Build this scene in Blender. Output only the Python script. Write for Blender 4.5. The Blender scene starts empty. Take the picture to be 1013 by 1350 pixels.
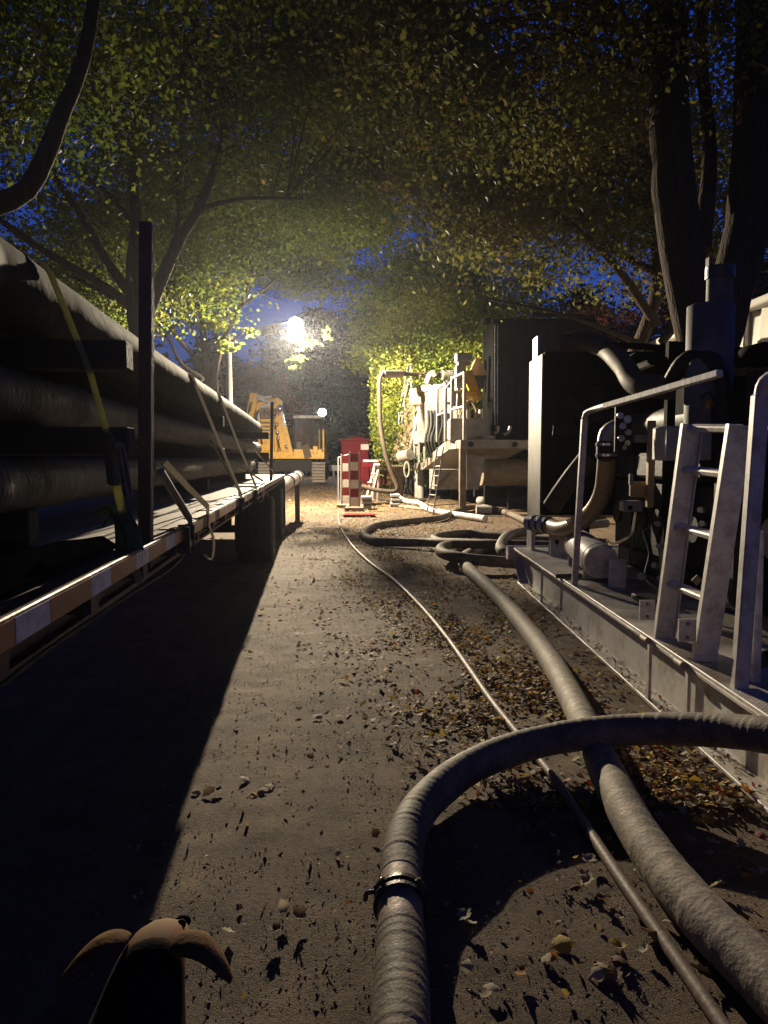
import bpy, math, random
import numpy as np
from mathutils import Vector, Matrix

random.seed(7)
R = math.radians
scene = bpy.context.scene
col = scene.collection

# ------------------------------------------------------------------ camera, sky, exposure
CAM_H = 1.6
FPX = 950.0
PITCH = math.atan(68 / FPX)
cam_data = bpy.data.cameras.new("camera")
cam_data.sensor_fit = 'VERTICAL'
cam_data.sensor_height = 24.0
cam_data.lens = 24.0 * FPX / 1350.0
cam_data.clip_start = 0.05
cam_data.clip_end = 2000
cam = bpy.data.objects.new("camera", cam_data)
cam.location = (0, 0, CAM_H)
cam.rotation_euler = (math.pi / 2 - PITCH, 0, 0)
col.objects.link(cam)
scene.camera = cam

world = bpy.data.worlds.new("World")
scene.world = world
world.use_nodes = True
wn = world.node_tree
bg = wn.nodes["Background"]
sky = wn.nodes.new("ShaderNodeTexSky")
sky.sky_type = 'NISHITA'
sky.sun_disc = False
sky.sun_elevation = R(0.5)
sky.sun_rotation = R(200)
sky.ozone_density = 4.0
tint = wn.nodes.new("ShaderNodeMix")
tint.data_type = 'RGBA'
tint.blend_type = 'MULTIPLY'
tint.inputs[0].default_value = 1.0
tint.inputs[7].default_value = (0.38, 0.43, 1.0, 1)
wn.links.new(sky.outputs[0], tint.inputs[6])
wn.links.new(tint.outputs[2], bg.inputs[0])
bg.inputs[1].default_value = 0.42

scene.view_settings.view_transform = 'Standard'
scene.view_settings.look = 'None'
scene.view_settings.exposure = 0.0
scene.view_settings.gamma = 1.0
scene.view_settings.use_curve_mapping = False
scene.render.engine = 'CYCLES'
scene.cycles.use_denoising = True
scene.cycles.max_bounces = 6
scene.cycles.diffuse_bounces = 3
scene.cycles.glossy_bounces = 3
scene.cycles.transmission_bounces = 4
scene.cycles.transparent_max_bounces = 6
scene.cycles.sample_clamp_indirect = 3.0

LAMP_Y, LAMP2_Y = 24.0, 66.0
LAMP_POWER, LAMP2_POWER = 38000.0, 5500.0
LAMP_COL = (1.0, 0.83, 0.58)


# ------------------------------------------------------------------ picking points in space
def ray(x, y):
    fx, fy = (x - 506.5), (675.0 - y)
    c, s = math.cos(PITCH), math.sin(PITCH)
    return Vector((fx, FPX * c + fy * s, -FPX * s + fy * c))


def at(x, y, Y):
    d = ray(x, y)
    return Vector((0, 0, CAM_H)) + d * (Y / d.y)


def gr(x, y, z=0.0):
    d = ray(x, y)
    return Vector((0, 0, CAM_H)) + d * ((z - CAM_H) / d.z)


LAMP = at(390, 428, LAMP_Y)
LAMP2 = at(425, 544, LAMP2_Y)


# ------------------------------------------------------------------ materials
def new_mat(name):
    m = bpy.data.materials.new(name)
    m.use_nodes = True
    nt = m.node_tree
    for n in list(nt.nodes):
        nt.nodes.remove(n)
    out = nt.nodes.new("ShaderNodeOutputMaterial")
    return m, nt, out


def N(nt, kind, **kw):
    n = nt.nodes.new(kind)
    for k, v in kw.items():
        setattr(n, k, v)
    return n


def mat(name, c1, c2=None, scale=6.0, rough=0.6, metal=0.0, bump=0.0, bscale=None, dirt=None, dscale=2.0,
        damount=0.5, spec=0.5, stretch=(1, 1, 1), rvar=0.15, bdist=0.01):
    m, nt, out = new_mat(name)
    b = N(nt, "ShaderNodeBsdfPrincipled")
    tc = N(nt, "ShaderNodeTexCoord")
    mp = N(nt, "ShaderNodeMapping")
    mp.inputs['Scale'].default_value = stretch
    nt.links.new(tc.outputs['Object'], mp.inputs[0])
    n1 = N(nt, "ShaderNodeTexNoise")
    n1.inputs['Scale'].default_value = scale
    n1.inputs['Detail'].default_value = 6
    n1.inputs['Roughness'].default_value = 0.65
    nt.links.new(mp.outputs[0], n1.inputs[0])
    c2 = c2 or tuple(v * 0.65 for v in c1)
    cr = N(nt, "ShaderNodeValToRGB")
    cr.color_ramp.elements[0].position = 0.3
    cr.color_ramp.elements[1].position = 0.7
    cr.color_ramp.elements[0].color = (*c2, 1)
    cr.color_ramp.elements[1].color = (*c1, 1)
    nt.links.new(n1.outputs[0], cr.inputs[0])
    cout = cr.outputs[0]
    if dirt:
        n2 = N(nt, "ShaderNodeTexNoise")
        n2.inputs['Scale'].default_value = dscale
        n2.inputs['Detail'].default_value = 8
        n2.inputs['Roughness'].default_value = 0.75
        nt.links.new(tc.outputs['Object'], n2.inputs[0])
        r2 = N(nt, "ShaderNodeValToRGB")
        r2.color_ramp.elements[0].position = 0.62 - damount * 0.3
        r2.color_ramp.elements[1].position = 0.72
        nt.links.new(n2.outputs[0], r2.inputs[0])
        mx = N(nt, "ShaderNodeMix", data_type='RGBA')
        nt.links.new(r2.outputs[0], mx.inputs[0])
        nt.links.new(cout, mx.inputs[6])
        mx.inputs[7].default_value = (*dirt, 1)
        cout = mx.outputs[2]
    nt.links.new(cout, b.inputs['Base Color'])
    b.inputs['Metallic'].default_value = metal
    b.inputs['Specular IOR Level'].default_value = spec
    mr = N(nt, "ShaderNodeMapRange")
    mr.inputs[3].default_value = max(0.03, rough - rvar)
    mr.inputs[4].default_value = min(1.0, rough + rvar)
    nt.links.new(n1.outputs[0], mr.inputs[0])
    nt.links.new(mr.outputs[0], b.inputs['Roughness'])
    if bump:
        n3 = N(nt, "ShaderNodeTexNoise")
        n3.inputs['Scale'].default_value = bscale or scale * 4
        n3.inputs['Detail'].default_value = 5
        nt.links.new(mp.outputs[0], n3.inputs[0])
        bp = N(nt, "ShaderNodeBump")
        bp.inputs['Strength'].default_value = bump
        bp.inputs['Distance'].default_value = bdist
        nt.links.new(n3.outputs[0], bp.inputs['Height'])
        nt.links.new(bp.outputs[0], b.inputs['Normal'])
    nt.links.new(b.outputs[0], out.inputs[0])
    return m


def emit_mat(name, c, s):
    m, nt, out = new_mat(name)
    e = N(nt, "ShaderNodeEmission")
    e.inputs[0].default_value = (*c, 1)
    e.inputs[1].default_value = s
    nt.links.new(e.outputs[0], out.inputs[0])
    return m


def glass_mat(name, c=(0.8, 0.9, 0.9), rough=0.03):
    m, nt, out = new_mat(name)
    g = N(nt, "ShaderNodeBsdfGlossy")
    g.inputs['Roughness'].default_value = rough
    t = N(nt, "ShaderNodeBsdfTransparent")
    t.inputs[0].default_value = (*c, 1)
    mx = N(nt, "ShaderNodeMixShader")
    mx.inputs[0].default_value = 0.12
    nt.links.new(t.outputs[0], mx.inputs[1])
    nt.links.new(g.outputs[0], mx.inputs[2])
    nt.links.new(mx.outputs[0], out.inputs[0])
    return m


def leaf_mat(name, cols, trans=0.55, rough=0.55):
    """crown leaves: every leaf takes its own colour; part of the light goes through"""
    m, nt, out = new_mat(name)
    geo = N(nt, "ShaderNodeNewGeometry")
    cr = N(nt, "ShaderNodeValToRGB")
    els = cr.color_ramp.elements
    els[0].color = (*cols[0], 1)
    els[1].color = (*cols[-1], 1)
    for i, c in enumerate(cols[1:-1]):
        e = els.new((i + 1) / (len(cols) - 1))
        e.color = (*c, 1)
    tc = N(nt, "ShaderNodeTexCoord")
    no = N(nt, "ShaderNodeTexNoise")
    no.inputs['Scale'].default_value = 0.55
    no.inputs['Detail'].default_value = 3
    nt.links.new(tc.outputs['Object'], no.inputs[0])
    ma = N(nt, "ShaderNodeMath", operation='MULTIPLY_ADD')
    ma.inputs[1].default_value = 0.6
    nt.links.new(geo.outputs['Random Per Island'], ma.inputs[0])
    m2 = N(nt, "ShaderNodeMath", operation='MULTIPLY_ADD')
    m2.inputs[1].default_value = 1.4
    m2.inputs[2].default_value = -0.48
    nt.links.new(no.outputs[0], m2.inputs[0])
    nt.links.new(m2.outputs[0], ma.inputs[2])
    nt.links.new(ma.outputs[0], cr.inputs[0])
    d = N(nt, "ShaderNodeBsdfPrincipled")
    d.inputs['Roughness'].default_value = rough
    d.inputs['Specular IOR Level'].default_value = 0.12
    t = N(nt, "ShaderNodeBsdfTranslucent")
    hs = N(nt, "ShaderNodeHueSaturation")
    hs.inputs['Value'].default_value = 1.5
    hs.inputs['Saturation'].default_value = 1.1
    nt.links.new(cr.outputs[0], d.inputs['Base Color'])
    nt.links.new(cr.outputs[0], hs.inputs['Color'])
    nt.links.new(hs.outputs[0], t.inputs[0])
    mx = N(nt, "ShaderNodeMixShader")
    mx.inputs[0].default_value = trans
    nt.links.new(d.outputs[0], mx.inputs[1])
    nt.links.new(t.outputs[0], mx.inputs[2])
    nt.links.new(mx.outputs[0], out.inputs[0])
    return m


def ground_mat():
    m, nt, out = new_mat("dusty_asphalt")
    b = N(nt, "ShaderNodeBsdfPrincipled")
    tc = N(nt, "ShaderNodeTexCoord")

    def noise(s, d=6, r=0.6, st=None):
        n = N(nt, "ShaderNodeTexNoise")
        n.inputs['Scale'].default_value = s
        n.inputs['Detail'].default_value = d
        n.inputs['Roughness'].default_value = r
        if st:
            mp = N(nt, "ShaderNodeMapping")
            mp.inputs['Scale'].default_value = st
            nt.links.new(tc.outputs['Object'], mp.inputs[0])
            nt.links.new(mp.outputs[0], n.inputs[0])
        else:
            nt.links.new(tc.outputs['Object'], n.inputs[0])
        return n
    big = noise(0.5, 5, 0.6)
    fine = noise(55, 6, 0.8)
    mid = noise(5, 6, 0.7)
    streak = noise(1.3, 5, 0.7, (3.2, 0.35, 1))
    cr = N(nt, "ShaderNodeValToRGB")
    cr.color_ramp.elements[0].position = 0.42
    cr.color_ramp.elements[0].color = (0.038, 0.027, 0.018, 1)
    cr.color_ramp.elements[1].position = 0.60
    cr.color_ramp.elements[1].color = (0.205, 0.140, 0.084, 1)
    a1 = N(nt, "ShaderNodeMath", operation='MULTIPLY_ADD')
    a1.inputs[1].default_value = 0.4
    nt.links.new(fine.outputs[0], a1.inputs[0])
    a2 = N(nt, "ShaderNodeMath", operation='MULTIPLY_ADD')
    a2.inputs[1].default_value = 0.25
    nt.links.new(mid.outputs[0], a2.inputs[0])
    a3 = N(nt, "ShaderNodeMath", operation='MULTIPLY_ADD')
    a3.inputs[1].default_value = 0.20
    nt.links.new(streak.outputs[0], a3.inputs[0])
    a4 = N(nt, "ShaderNodeMath", operation='MULTIPLY')
    a4.inputs[1].default_value = 0.17
    nt.links.new(big.outputs[0], a4.inputs[0])
    nt.links.new(a4.outputs[0], a3.inputs[2])
    nt.links.new(a3.outputs[0], a2.inputs[2])
    nt.links.new(a2.outputs[0], a1.inputs[2])
    nt.links.new(a1.outputs[0], cr.inputs[0])
    nt.links.new(cr.outputs[0], b.inputs['Base Color'])
    b.inputs['Roughness'].default_value = 0.85
    b.inputs['Specular IOR Level'].default_value = 0.25
    vo = N(nt, "ShaderNodeTexVoronoi")
    vo.inputs['Scale'].default_value = 170
    nt.links.new(tc.outputs['Object'], vo.inputs[0])
    n4 = noise(48, 9, 0.85)
    s1 = N(nt, "ShaderNodeMath", operation='MULTIPLY_ADD')
    s1.inputs[1].default_value = -0.35
    nt.links.new(vo.outputs['Distance'], s1.inputs[0])
    nt.links.new(n4.outputs[0], s1.inputs[2])
    bp = N(nt, "ShaderNodeBump")
    bp.inputs['Strength'].default_value = 0.9
    bp.inputs['Distance'].default_value = 0.011
    nt.links.new(s1.outputs[0], bp.inputs['Height'])
    bp2 = N(nt, "ShaderNodeBump")
    bp2.inputs['Strength'].default_value = 0.3
    bp2.inputs['Distance'].default_value = 0.03
    nt.links.new(mid.outputs[0], bp2.inputs['Height'])
    nt.links.new(bp.outputs[0], bp2.inputs['Normal'])
    nt.links.new(bp2.outputs[0], b.inputs['Normal'])
    nt.links.new(b.outputs[0], out.inputs[0])
    return m


def tread_mat():
    """diamond tread plate: small raised lugs turned alternately"""
    m, nt, out = new_mat("tread_plate")
    b = N(nt, "ShaderNodeBsdfPrincipled")
    tc = N(nt, "ShaderNodeTexCoord")
    no = N(nt, "ShaderNodeTexNoise")
    no.inputs['Scale'].default_value = 3
    no.inputs['Detail'].default_value = 7
    nt.links.new(tc.outputs['Object'], no.inputs[0])
    cr = N(nt, "ShaderNodeValToRGB")
    cr.color_ramp.elements[0].position = 0.35
    cr.color_ramp.elements[1].position = 0.68
    cr.color_ramp.elements[0].color = (0.16, 0.13, 0.10, 1)
    cr.color_ramp.elements[1].color = (0.58, 0.55, 0.50, 1)
    nt.links.new(no.outputs[0], cr.inputs[0])
    nt.links.new(cr.outputs[0], b.inputs['Base Color'])
    b.inputs['Metallic'].default_value = 0.0
    b.inputs['Roughness'].default_value = 0.4
    hs = []
    for k, off in ((0, 0.0), (1, 0.5)):
        mp = N(nt, "ShaderNodeMapping")
        mp.inputs['Rotation'].default_value = (0, 0, R(45))
        mp.inputs['Scale'].default_value = (26, 26, 1)
        mp.inputs['Location'].default_value = (off, off, 0)
        nt.links.new(tc.outputs['Object'], mp.inputs[0])
        sx = N(nt, "ShaderNodeSeparateXYZ")
        nt.links.new(mp.outputs[0], sx.inputs[0])
        parts = []
        for ax, w in ((0, 0.40 if k == 0 else 0.14), (1, 0.14 if k == 0 else 0.40)):
            fr = N(nt, "ShaderNodeMath", operation='FRACT')
            nt.links.new(sx.outputs[ax], fr.inputs[0])
            sb = N(nt, "ShaderNodeMath", operation='SUBTRACT')
            nt.links.new(fr.outputs[0], sb.inputs[0])
            sb.inputs[1].default_value = 0.5
            dv = N(nt, "ShaderNodeMath", operation='DIVIDE')
            nt.links.new(sb.outputs[0], dv.inputs[0])
            dv.inputs[1].default_value = w
            pw = N(nt, "ShaderNodeMath", operation='POWER')
            pw.inputs[1].default_value = 2
            ab = N(nt, "ShaderNodeMath", operation='ABSOLUTE')
            nt.links.new(dv.outputs[0], ab.inputs[0])
            nt.links.new(ab.outputs[0], pw.inputs[0])
            parts.append(pw)
        ad = N(nt, "ShaderNodeMath", operation='ADD')
        nt.links.new(parts[0].outputs[0], ad.inputs[0])
        nt.links.new(parts[1].outputs[0], ad.inputs[1])
        su = N(nt, "ShaderNodeMath", operation='SUBTRACT', use_clamp=True)
        su.inputs[0].default_value = 1
        nt.links.new(ad.outputs[0], su.inputs[1])
        hs.append(su)
    mxm = N(nt, "ShaderNodeMath", operation='MAXIMUM')
    nt.links.new(hs[0].outputs[0], mxm.inputs[0])
    nt.links.new(hs[1].outputs[0], mxm.inputs[1])
    bp = N(nt, "ShaderNodeBump")
    bp.inputs['Strength'].default_value = 1.0
    bp.inputs['Distance'].default_value = 0.004
    nt.links.new(mxm.outputs[0], bp.inputs['Height'])
    nt.links.new(bp.outputs[0], b.inputs['Normal'])
    nt.links.new(b.outputs[0], out.inputs[0])
    return m


M = {
    'ground': ground_mat(),
    'tread': tread_mat(),
    'hose': mat("dusty_hose_rubber", (0.19, 0.160, 0.125), (0.055, 0.048, 0.040), 7, 0.7, bump=0.25, bscale=90, spec=.25,
                dirt=(0.30, 0.21, 0.13), dscale=10, damount=0.35),
    'hose2': mat("mud_caked_hose", (0.24, 0.205, 0.155), (0.09, 0.075, 0.056), 7, 0.75, bump=0.3, bscale=60,
                 dirt=(0.40, 0.32, 0.22), dscale=22, damount=0.5),
    'thin_hose': mat("thin_hose_rubber", (0.20, 0.145, 0.105), (0.12, 0.09, 0.07), 12, 0.6, bump=0.2),
    'steel': mat("worn_steel", (0.30, 0.25, 0.21), (0.17, 0.10, 0.07), 14, 0.62, 0.15, bump=0.25,
                 dirt=(0.18, 0.09, 0.05), dscale=10, damount=0.4),
    'clamp': mat("clamp_iron", (0.09, 0.085, 0.08), (0.035, 0.03, 0.03), 20, 0.4, 0.7, bump=0.3),
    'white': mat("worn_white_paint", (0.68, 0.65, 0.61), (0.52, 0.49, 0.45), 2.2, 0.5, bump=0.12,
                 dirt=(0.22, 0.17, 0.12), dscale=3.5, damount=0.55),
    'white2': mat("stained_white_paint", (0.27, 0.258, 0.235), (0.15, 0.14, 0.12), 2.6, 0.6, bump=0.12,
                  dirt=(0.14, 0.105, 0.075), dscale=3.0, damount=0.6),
    'arch_hose': mat("dark_drooping_hose", (0.075, 0.058, 0.042), (0.04, 0.03, 0.022), 5, 0.8, spec=.1),
    'film': mat("black_film_as_shadow", (0.004, 0.004, 0.005), (0.002, 0.002, 0.003), 8, 0.35, spec=.0, bump=.5, bscale=7),  # black film, dark enough to stand in for shadow on the deck
    'stack': mat("sooty_grey_stack", (0.13, 0.128, 0.125), (0.085, 0.083, 0.08), 4, 0.7, spec=.2, bump=.1, dirt=(.05, .045, .04), dscale=3, damount=.4),
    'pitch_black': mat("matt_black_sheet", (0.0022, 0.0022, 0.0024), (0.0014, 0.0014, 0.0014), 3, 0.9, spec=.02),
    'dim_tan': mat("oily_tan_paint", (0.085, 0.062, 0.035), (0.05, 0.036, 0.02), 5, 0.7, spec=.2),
    'alu': mat("scuffed_aluminium", (0.66, 0.63, 0.59), (0.46, 0.43, 0.40), 6, 0.5, 0.0, bump=0.12,
               dirt=(0.24, 0.20, 0.165), dscale=9, damount=0.55, stretch=(1, 1, 0.3)),
    'black': mat("black_paint", (0.006, 0.006, 0.0065), (0.003, 0.003, 0.003), 5, 0.85, spec=0.04, bump=0.1),
    'black2': mat("oily_engine_black", (0.016, 0.015, 0.014), (0.007, 0.007, 0.007), 9, 0.6, spec=0.2, bump=0.3),
    'yellow': mat("machine_yellow", (0.80, 0.44, 0.015), (0.66, 0.34, 0.012), 3, 0.42, dirt=(0.16, 0.10, 0.05),
                  dscale=4, damount=0.35, bump=0.08),
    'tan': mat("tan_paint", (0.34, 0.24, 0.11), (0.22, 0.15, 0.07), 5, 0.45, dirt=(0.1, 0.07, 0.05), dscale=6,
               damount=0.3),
    'pipe': mat("scaled_drill_pipe", (0.052, 0.040, 0.030), (0.018, 0.014, 0.011), 4, 0.8, 0.0, bump=0.3, bscale=14, spec=.1,
                dirt=(0.10, 0.078, 0.06), dscale=5, damount=0.3, stretch=(1, .5, 1)),
    'wrap': mat("pipe_wrap_film", (0.15, 0.115, 0.08), (0.022, 0.016, 0.012), 3, 0.6, 0.0, bump=0.5, bscale=22, spec=.2, stretch=(1, 2.5, 1)),
    'timber': mat("dark_timber", (0.055, 0.042, 0.032), (0.025, 0.02, 0.016), 6, 0.8, bump=0.5,
                  stretch=(0.2, 5, 5)),
    'plank': mat("grey_deck_plank", (0.34, 0.29, 0.23), (0.17, 0.14, 0.11), 8, 0.8, bump=0.6, bscale=30,
                 stretch=(8, 0.35, 4)),
    'rust_red': mat("rusty_red_steel", (0.13, 0.040, 0.030), (0.07, 0.026, 0.02), 6, 0.55, 0.1, bump=0.25,
                    dirt=(0.22, 0.16, 0.12), dscale=9, damount=0.35),
    'post': mat("dark_red_post", (0.075, 0.022, 0.028), (0.04, 0.014, 0.018), 8, 0.55, 0.1, bump=0.25,
                dirt=(0.16, 0.10, 0.08), dscale=16, damount=0.2),
    'tape_red': mat("reflective_red", (0.42, 0.075, 0.02), (0.32, 0.055, 0.02), 14, 0.35,
                    dirt=(0.12, 0.08, 0.06), dscale=12, damount=0.3),
    'tape_white': mat("reflective_white", (0.62, 0.62, 0.66), (0.48, 0.48, 0.52), 14, 0.35,
                      dirt=(0.14, 0.11, 0.10), dscale=22, damount=0.45),
    'strap': mat("webbing_yellow_green", (0.50, 0.48, 0.17), (0.38, 0.36, 0.13), 30, 0.8, bump=0.3),
    'strap_grey': mat("webbing_grey", (0.62, 0.58, 0.48), (0.48, 0.44, 0.36), 30, 0.8, bump=0.3),
    'green': mat("green_webbing", (0.07, 0.15, 0.055), (0.04, 0.09, 0.035), 14, 0.85, bump=0.4),
    'tyre': mat("tyre_rubber", (0.030, 0.028, 0.027), (0.018, 0.017, 0.016), 12, 0.75, bump=0.3),
    'tarp_black': mat("black_plastic", (0.003, 0.003, 0.004), (0.002, 0.002, 0.003), 8, 0.6, spec=0.02, bump=0.6, bscale=9),
    'bark': mat("tree_bark", (0.070, 0.050, 0.036), (0.022, 0.016, 0.013), 7, 0.95, bump=1.0, bscale=9, spec=.1, bdist=.05,
                stretch=(3.0, 3.0, 0.30)),
    'galv': mat("galvanised_grey", (0.24, 0.235, 0.23), (0.17, 0.165, 0.16), 5, 0.5, 0.3, bump=0.08,
                dirt=(0.1, 0.09, 0.08), dscale=4, damount=0.25),
    'pole': mat("weathered_pole", (0.12, 0.10, 0.085), (0.07, 0.058, 0.05), 6, 0.85, bump=0.4, stretch=(4, 4, 0.3)),
    'red': mat("faded_red_paint", spec=.08, c1=(0.15, 0.007, 0.013), c2=(0.10, 0.005, 0.010), scale=3, rough=0.7, dirt=(0.12, 0.05, 0.04),
               dscale=5, damount=0.3),
    'dark_red': mat("barricade_red", (0.17, 0.010, 0.010), (0.11, 0.007, 0.007), 8, 0.7, spec=.08, dirt=(0.10, 0.06, 0.05),
                    dscale=8, damount=0.3),
    'barr_white': mat("barricade_white", (0.60, 0.56, 0.50), (0.42, 0.39, 0.34), 8, 0.5, dirt=(0.2, 0.15, 0.1),
                      dscale=8, damount=0.4),
    'canvas': mat("tan_canvas", (0.30, 0.225, 0.14), (0.19, 0.14, 0.085), 3, 0.85, bump=0.5, bscale=9),
    'tent': mat("white_tent_fabric", (0.70, 0.69, 0.64), (0.60, 0.58, 0.53), 1.5, 0.8, bump=0.5, bscale=5),
    'concrete': mat("grey_concrete", (0.32, 0.30, 0.27), (0.2, 0.185, 0.165), 6, 0.9, bump=0.4),
    'brown_mud': mat("muddy_brown_steel", (0.20, 0.155, 0.105), (0.10, 0.075, 0.05), 4, 0.75, bump=0.3),
    'track': mat("track_steel", (0.28, 0.24, 0.19), (0.15, 0.125, 0.10), 6, 0.7, 0.2, bump=0.4),
    'chrome': mat("bright_rod", (0.62, 0.60, 0.58), (0.5, 0.48, 0.46), 9, 0.22, 0.9),
    'glass': glass_mat("cab_glass"),
    'lamp': emit_mat("lamp_glass", (1.0, 0.93, 0.80), 400.0),
    'dogfur': None,
    'leaf_green': leaf_mat("linden_leaves", [(0.030, 0.052, 0.016), (0.060, 0.085, 0.020), (0.090, 0.110, 0.026), (0.15, 0.13, 0.03)]),
    'leaf_olive': leaf_mat("olive_leaves", [(0.040, 0.050, 0.018), (0.075, 0.080, 0.026), (0.10, 0.100, 0.032), (0.13, 0.085, 0.03)]),
    'leaf_bright': leaf_mat("yellow_green_leaves", [(0.05, 0.09, 0.016), (0.10, 0.14, 0.02), (0.16, 0.18, 0.03), (0.22, 0.19, 0.03)], 0.5),
    'leaf_red': leaf_mat("rust_red_leaves", [(0.06, 0.026, 0.018), (0.12, 0.045, 0.028), (0.16, 0.065, 0.04), (0.12, 0.09, 0.05)]),
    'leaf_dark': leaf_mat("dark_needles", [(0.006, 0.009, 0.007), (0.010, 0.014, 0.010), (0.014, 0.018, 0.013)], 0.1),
}


# ------------------------------------------------------------------ object helpers
for k_ in ('strap', 'strap_grey', 'green', 'canvas', 'tent'):
    nt_ = M[k_].node_tree
    pb_ = next(n for n in nt_.nodes if n.type == 'BSDF_PRINCIPLED')
    ou_ = next(n for n in nt_.nodes if n.type == 'OUTPUT_MATERIAL')
    tr_ = nt_.nodes.new("ShaderNodeBsdfTranslucent")
    nt_.links.new(pb_.inputs['Base Color'].links[0].from_socket, tr_.inputs[0])
    mx_ = nt_.nodes.new("ShaderNodeMixShader")
    mx_.inputs[0].default_value = 0.5
    nt_.links.new(pb_.outputs[0], mx_.inputs[1])
    nt_.links.new(tr_.outputs[0], mx_.inputs[2])
    nt_.links.new(mx_.outputs[0], ou_.inputs[0])

ORG = {}


def tag(o, label=None, cat=None, group=None, kind=None):
    if label:
        o['label'] = label
    if cat:
        o['category'] = cat
    if group:
        o['group'] = group
    if kind:
        o['kind'] = kind
    return o


def thing(name, label, cat, loc, group=None):
    o = bpy.data.objects.new(name, None)
    o.empty_display_size = 0.2
    o.location = loc
    col.objects.link(o)
    ORG[o.name] = Vector(loc)
    return tag(o, label, cat, group)


class MB:
    """collects shapes in world coordinates and links them as one mesh object"""

    def __init__(self):
        self.v, self.f, self.sm = [], [], []
        self.T = Matrix.Identity(4)

    def add(self, vs, fs, smooth=False):
        n = len(self.v)
        T = self.T
        self.v += [T @ Vector(p) for p in vs]
        self.f += [tuple(i + n for i in f) for f in fs]
        self.sm += [smooth] * len(fs)
        return self

    def box(self, c, s, rot=None, bev=0.0):
        """centre c, full size s; bev cuts the edges"""
        hx, hy, hz = s[0] / 2, s[1] / 2, s[2] / 2
        Rm = rot if rot is not None else Matrix.Identity(3)
        b = min(bev, hx * 0.45, hy * 0.45, hz * 0.45)
        c = Vector(c)
        if b <= 0:
            vs = [Vector((x, y, z)) for x in (-hx, hx) for y in (-hy, hy) for z in (-hz, hz)]
            fs = [(0, 1, 3, 2), (4, 6, 7, 5), (0, 4, 5, 1), (2, 3, 7, 6), (0, 2, 6, 4), (1, 5, 7, 3)]
            return self.add([c + Rm @ v for v in vs], fs)
        vs, idx = [], {}
        for sx in (-1, 1):
            for sy in (-1, 1):
                for sz in (-1, 1):
                    for ax in range(3):
                        p = [sx * (hx - b), sy * (hy - b), sz * (hz - b)]
                        p[ax] = (sx * hx, sy * hy, sz * hz)[ax]
                        idx[(sx, sy, sz, ax)] = len(vs)
                        vs.append(Vector(p))
        fs = []
        for ax in range(3):
            o1, o2 = [a for a in range(3) if a != ax]
            for s_ in (-1, 1):
                q = []
                for a, b2 in ((-1, -1), (1, -1), (1, 1), (-1, 1)):
                    k = [0, 0, 0]
                    k[ax] = s_
                    k[o1] = a
                    k[o2] = b2
                    q.append(idx[(k[0], k[1], k[2], ax)])
                fs.append(tuple(q))
        for ax in range(3):
            o1, o2 = [a for a in range(3) if a != ax]
            for a in (-1, 1):
                for b2 in (-1, 1):
                    ks = []
                    for s_ in (-1, 1):
                        k = [0, 0, 0]
                        k[ax] = s_
                        k[o1] = a
                        k[o2] = b2
                        ks.append(tuple(k))
                    fs.append((idx[ks[0] + (o1,)], idx[ks[1] + (o1,)], idx[ks[1] + (o2,)], idx[ks[0] + (o2,)]))
        for sx in (-1, 1):
            for sy in (-1, 1):
                for sz in (-1, 1):
                    fs.append(tuple(idx[(sx, sy, sz, a)] for a in range(3)))
        return self.add([c + Rm @ v for v in vs], fs)

    def bar(self, p0, p1, w, h, up=(0, 0, 1), bev=0.0):
        p0, p1 = Vector(p0), Vector(p1)
        d = p1 - p0
        L = d.length
        y = d.normalized()
        x = y.cross(Vector(up))
        if x.length < 1e-4:
            x = y.cross(Vector((1, 0, 0)))
        x.normalize()
        z = x.cross(y)
        Rm = Matrix((x, y, z)).transposed()
        return self.box((p0 + p1) / 2, (w, L, h), Rm, bev)

    def tube(self, pts, r, n=12, caps=True, smooth=True):
        """r: number, list, or function of (i, t)"""
        pts = [Vector(p) for p in pts]
        m = len(pts)
        tang = []
        for i in range(m):
            a, b = pts[max(0, i - 1)], pts[min(m - 1, i + 1)]
            tang.append((b - a).normalized())
        ref = Vector((0, 0, 1)) if abs(tang[0].z) < 0.9 else Vector((1, 0, 0))
        x = tang[0].cross(ref).normalized()
        vs = []
        for i in range(m):
            t = tang[i]
            x = (x - t * x.dot(t)).normalized()
            y = t.cross(x)
            rr = r(i, i / (m - 1)) if callable(r) else (r[i] if isinstance(r, (list, tuple)) else r)
            for k in range(n):
                a = 2 * math.pi * k / n
                vs.append(pts[i] + (x * math.cos(a) + y * math.sin(a)) * rr)
        fs = [(i * n + k, i * n + (k + 1) % n, (i + 1) * n + (k + 1) % n, (i + 1) * n + k)
              for i in range(m - 1) for k in range(n)]
        self.add(vs, fs, smooth)
        if caps:
            self.add(vs[:n], [tuple(reversed(range(n)))])
            self.add(vs[-n:], [tuple(range(n))])
        return self

    def cyl(self, p0, p1, r, n=20, r1=None):
        return self.tube([p0, p1], [r, r if r1 is None else r1], n)

    def ring(self, p0, p1, ro, ri, n=24):
        """open pipe end: a wall with a bore"""
        p0, p1 = Vector(p0), Vector(p1)
        self.tube([p0, p1], ro, n, caps=False)
        self.tube([p1, p0], ri, n, caps=False)
        for a, fl in ((p0, 0), (p1, 1)):
            t = (p1 - p0).normalized()
            ref = Vector((0, 0, 1)) if abs(t.z) < 0.9 else Vector((1, 0, 0))
            x = t.cross(ref).normalized()
            y = t.cross(x)
            vs = []
            for k in range(n):
                an = 2 * math.pi * k / n
                dvec = x * math.cos(an) + y * math.sin(an)
                vs += [a + dvec * ro, a + dvec * ri]
            fs = []
            for k in range(n):
                k2 = (k + 1) % n
                q = (2 * k, 2 * k2, 2 * k2 + 1, 2 * k + 1)
                fs.append(q if fl else tuple(reversed(q)))
            self.add(vs, fs)
        return self

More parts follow.
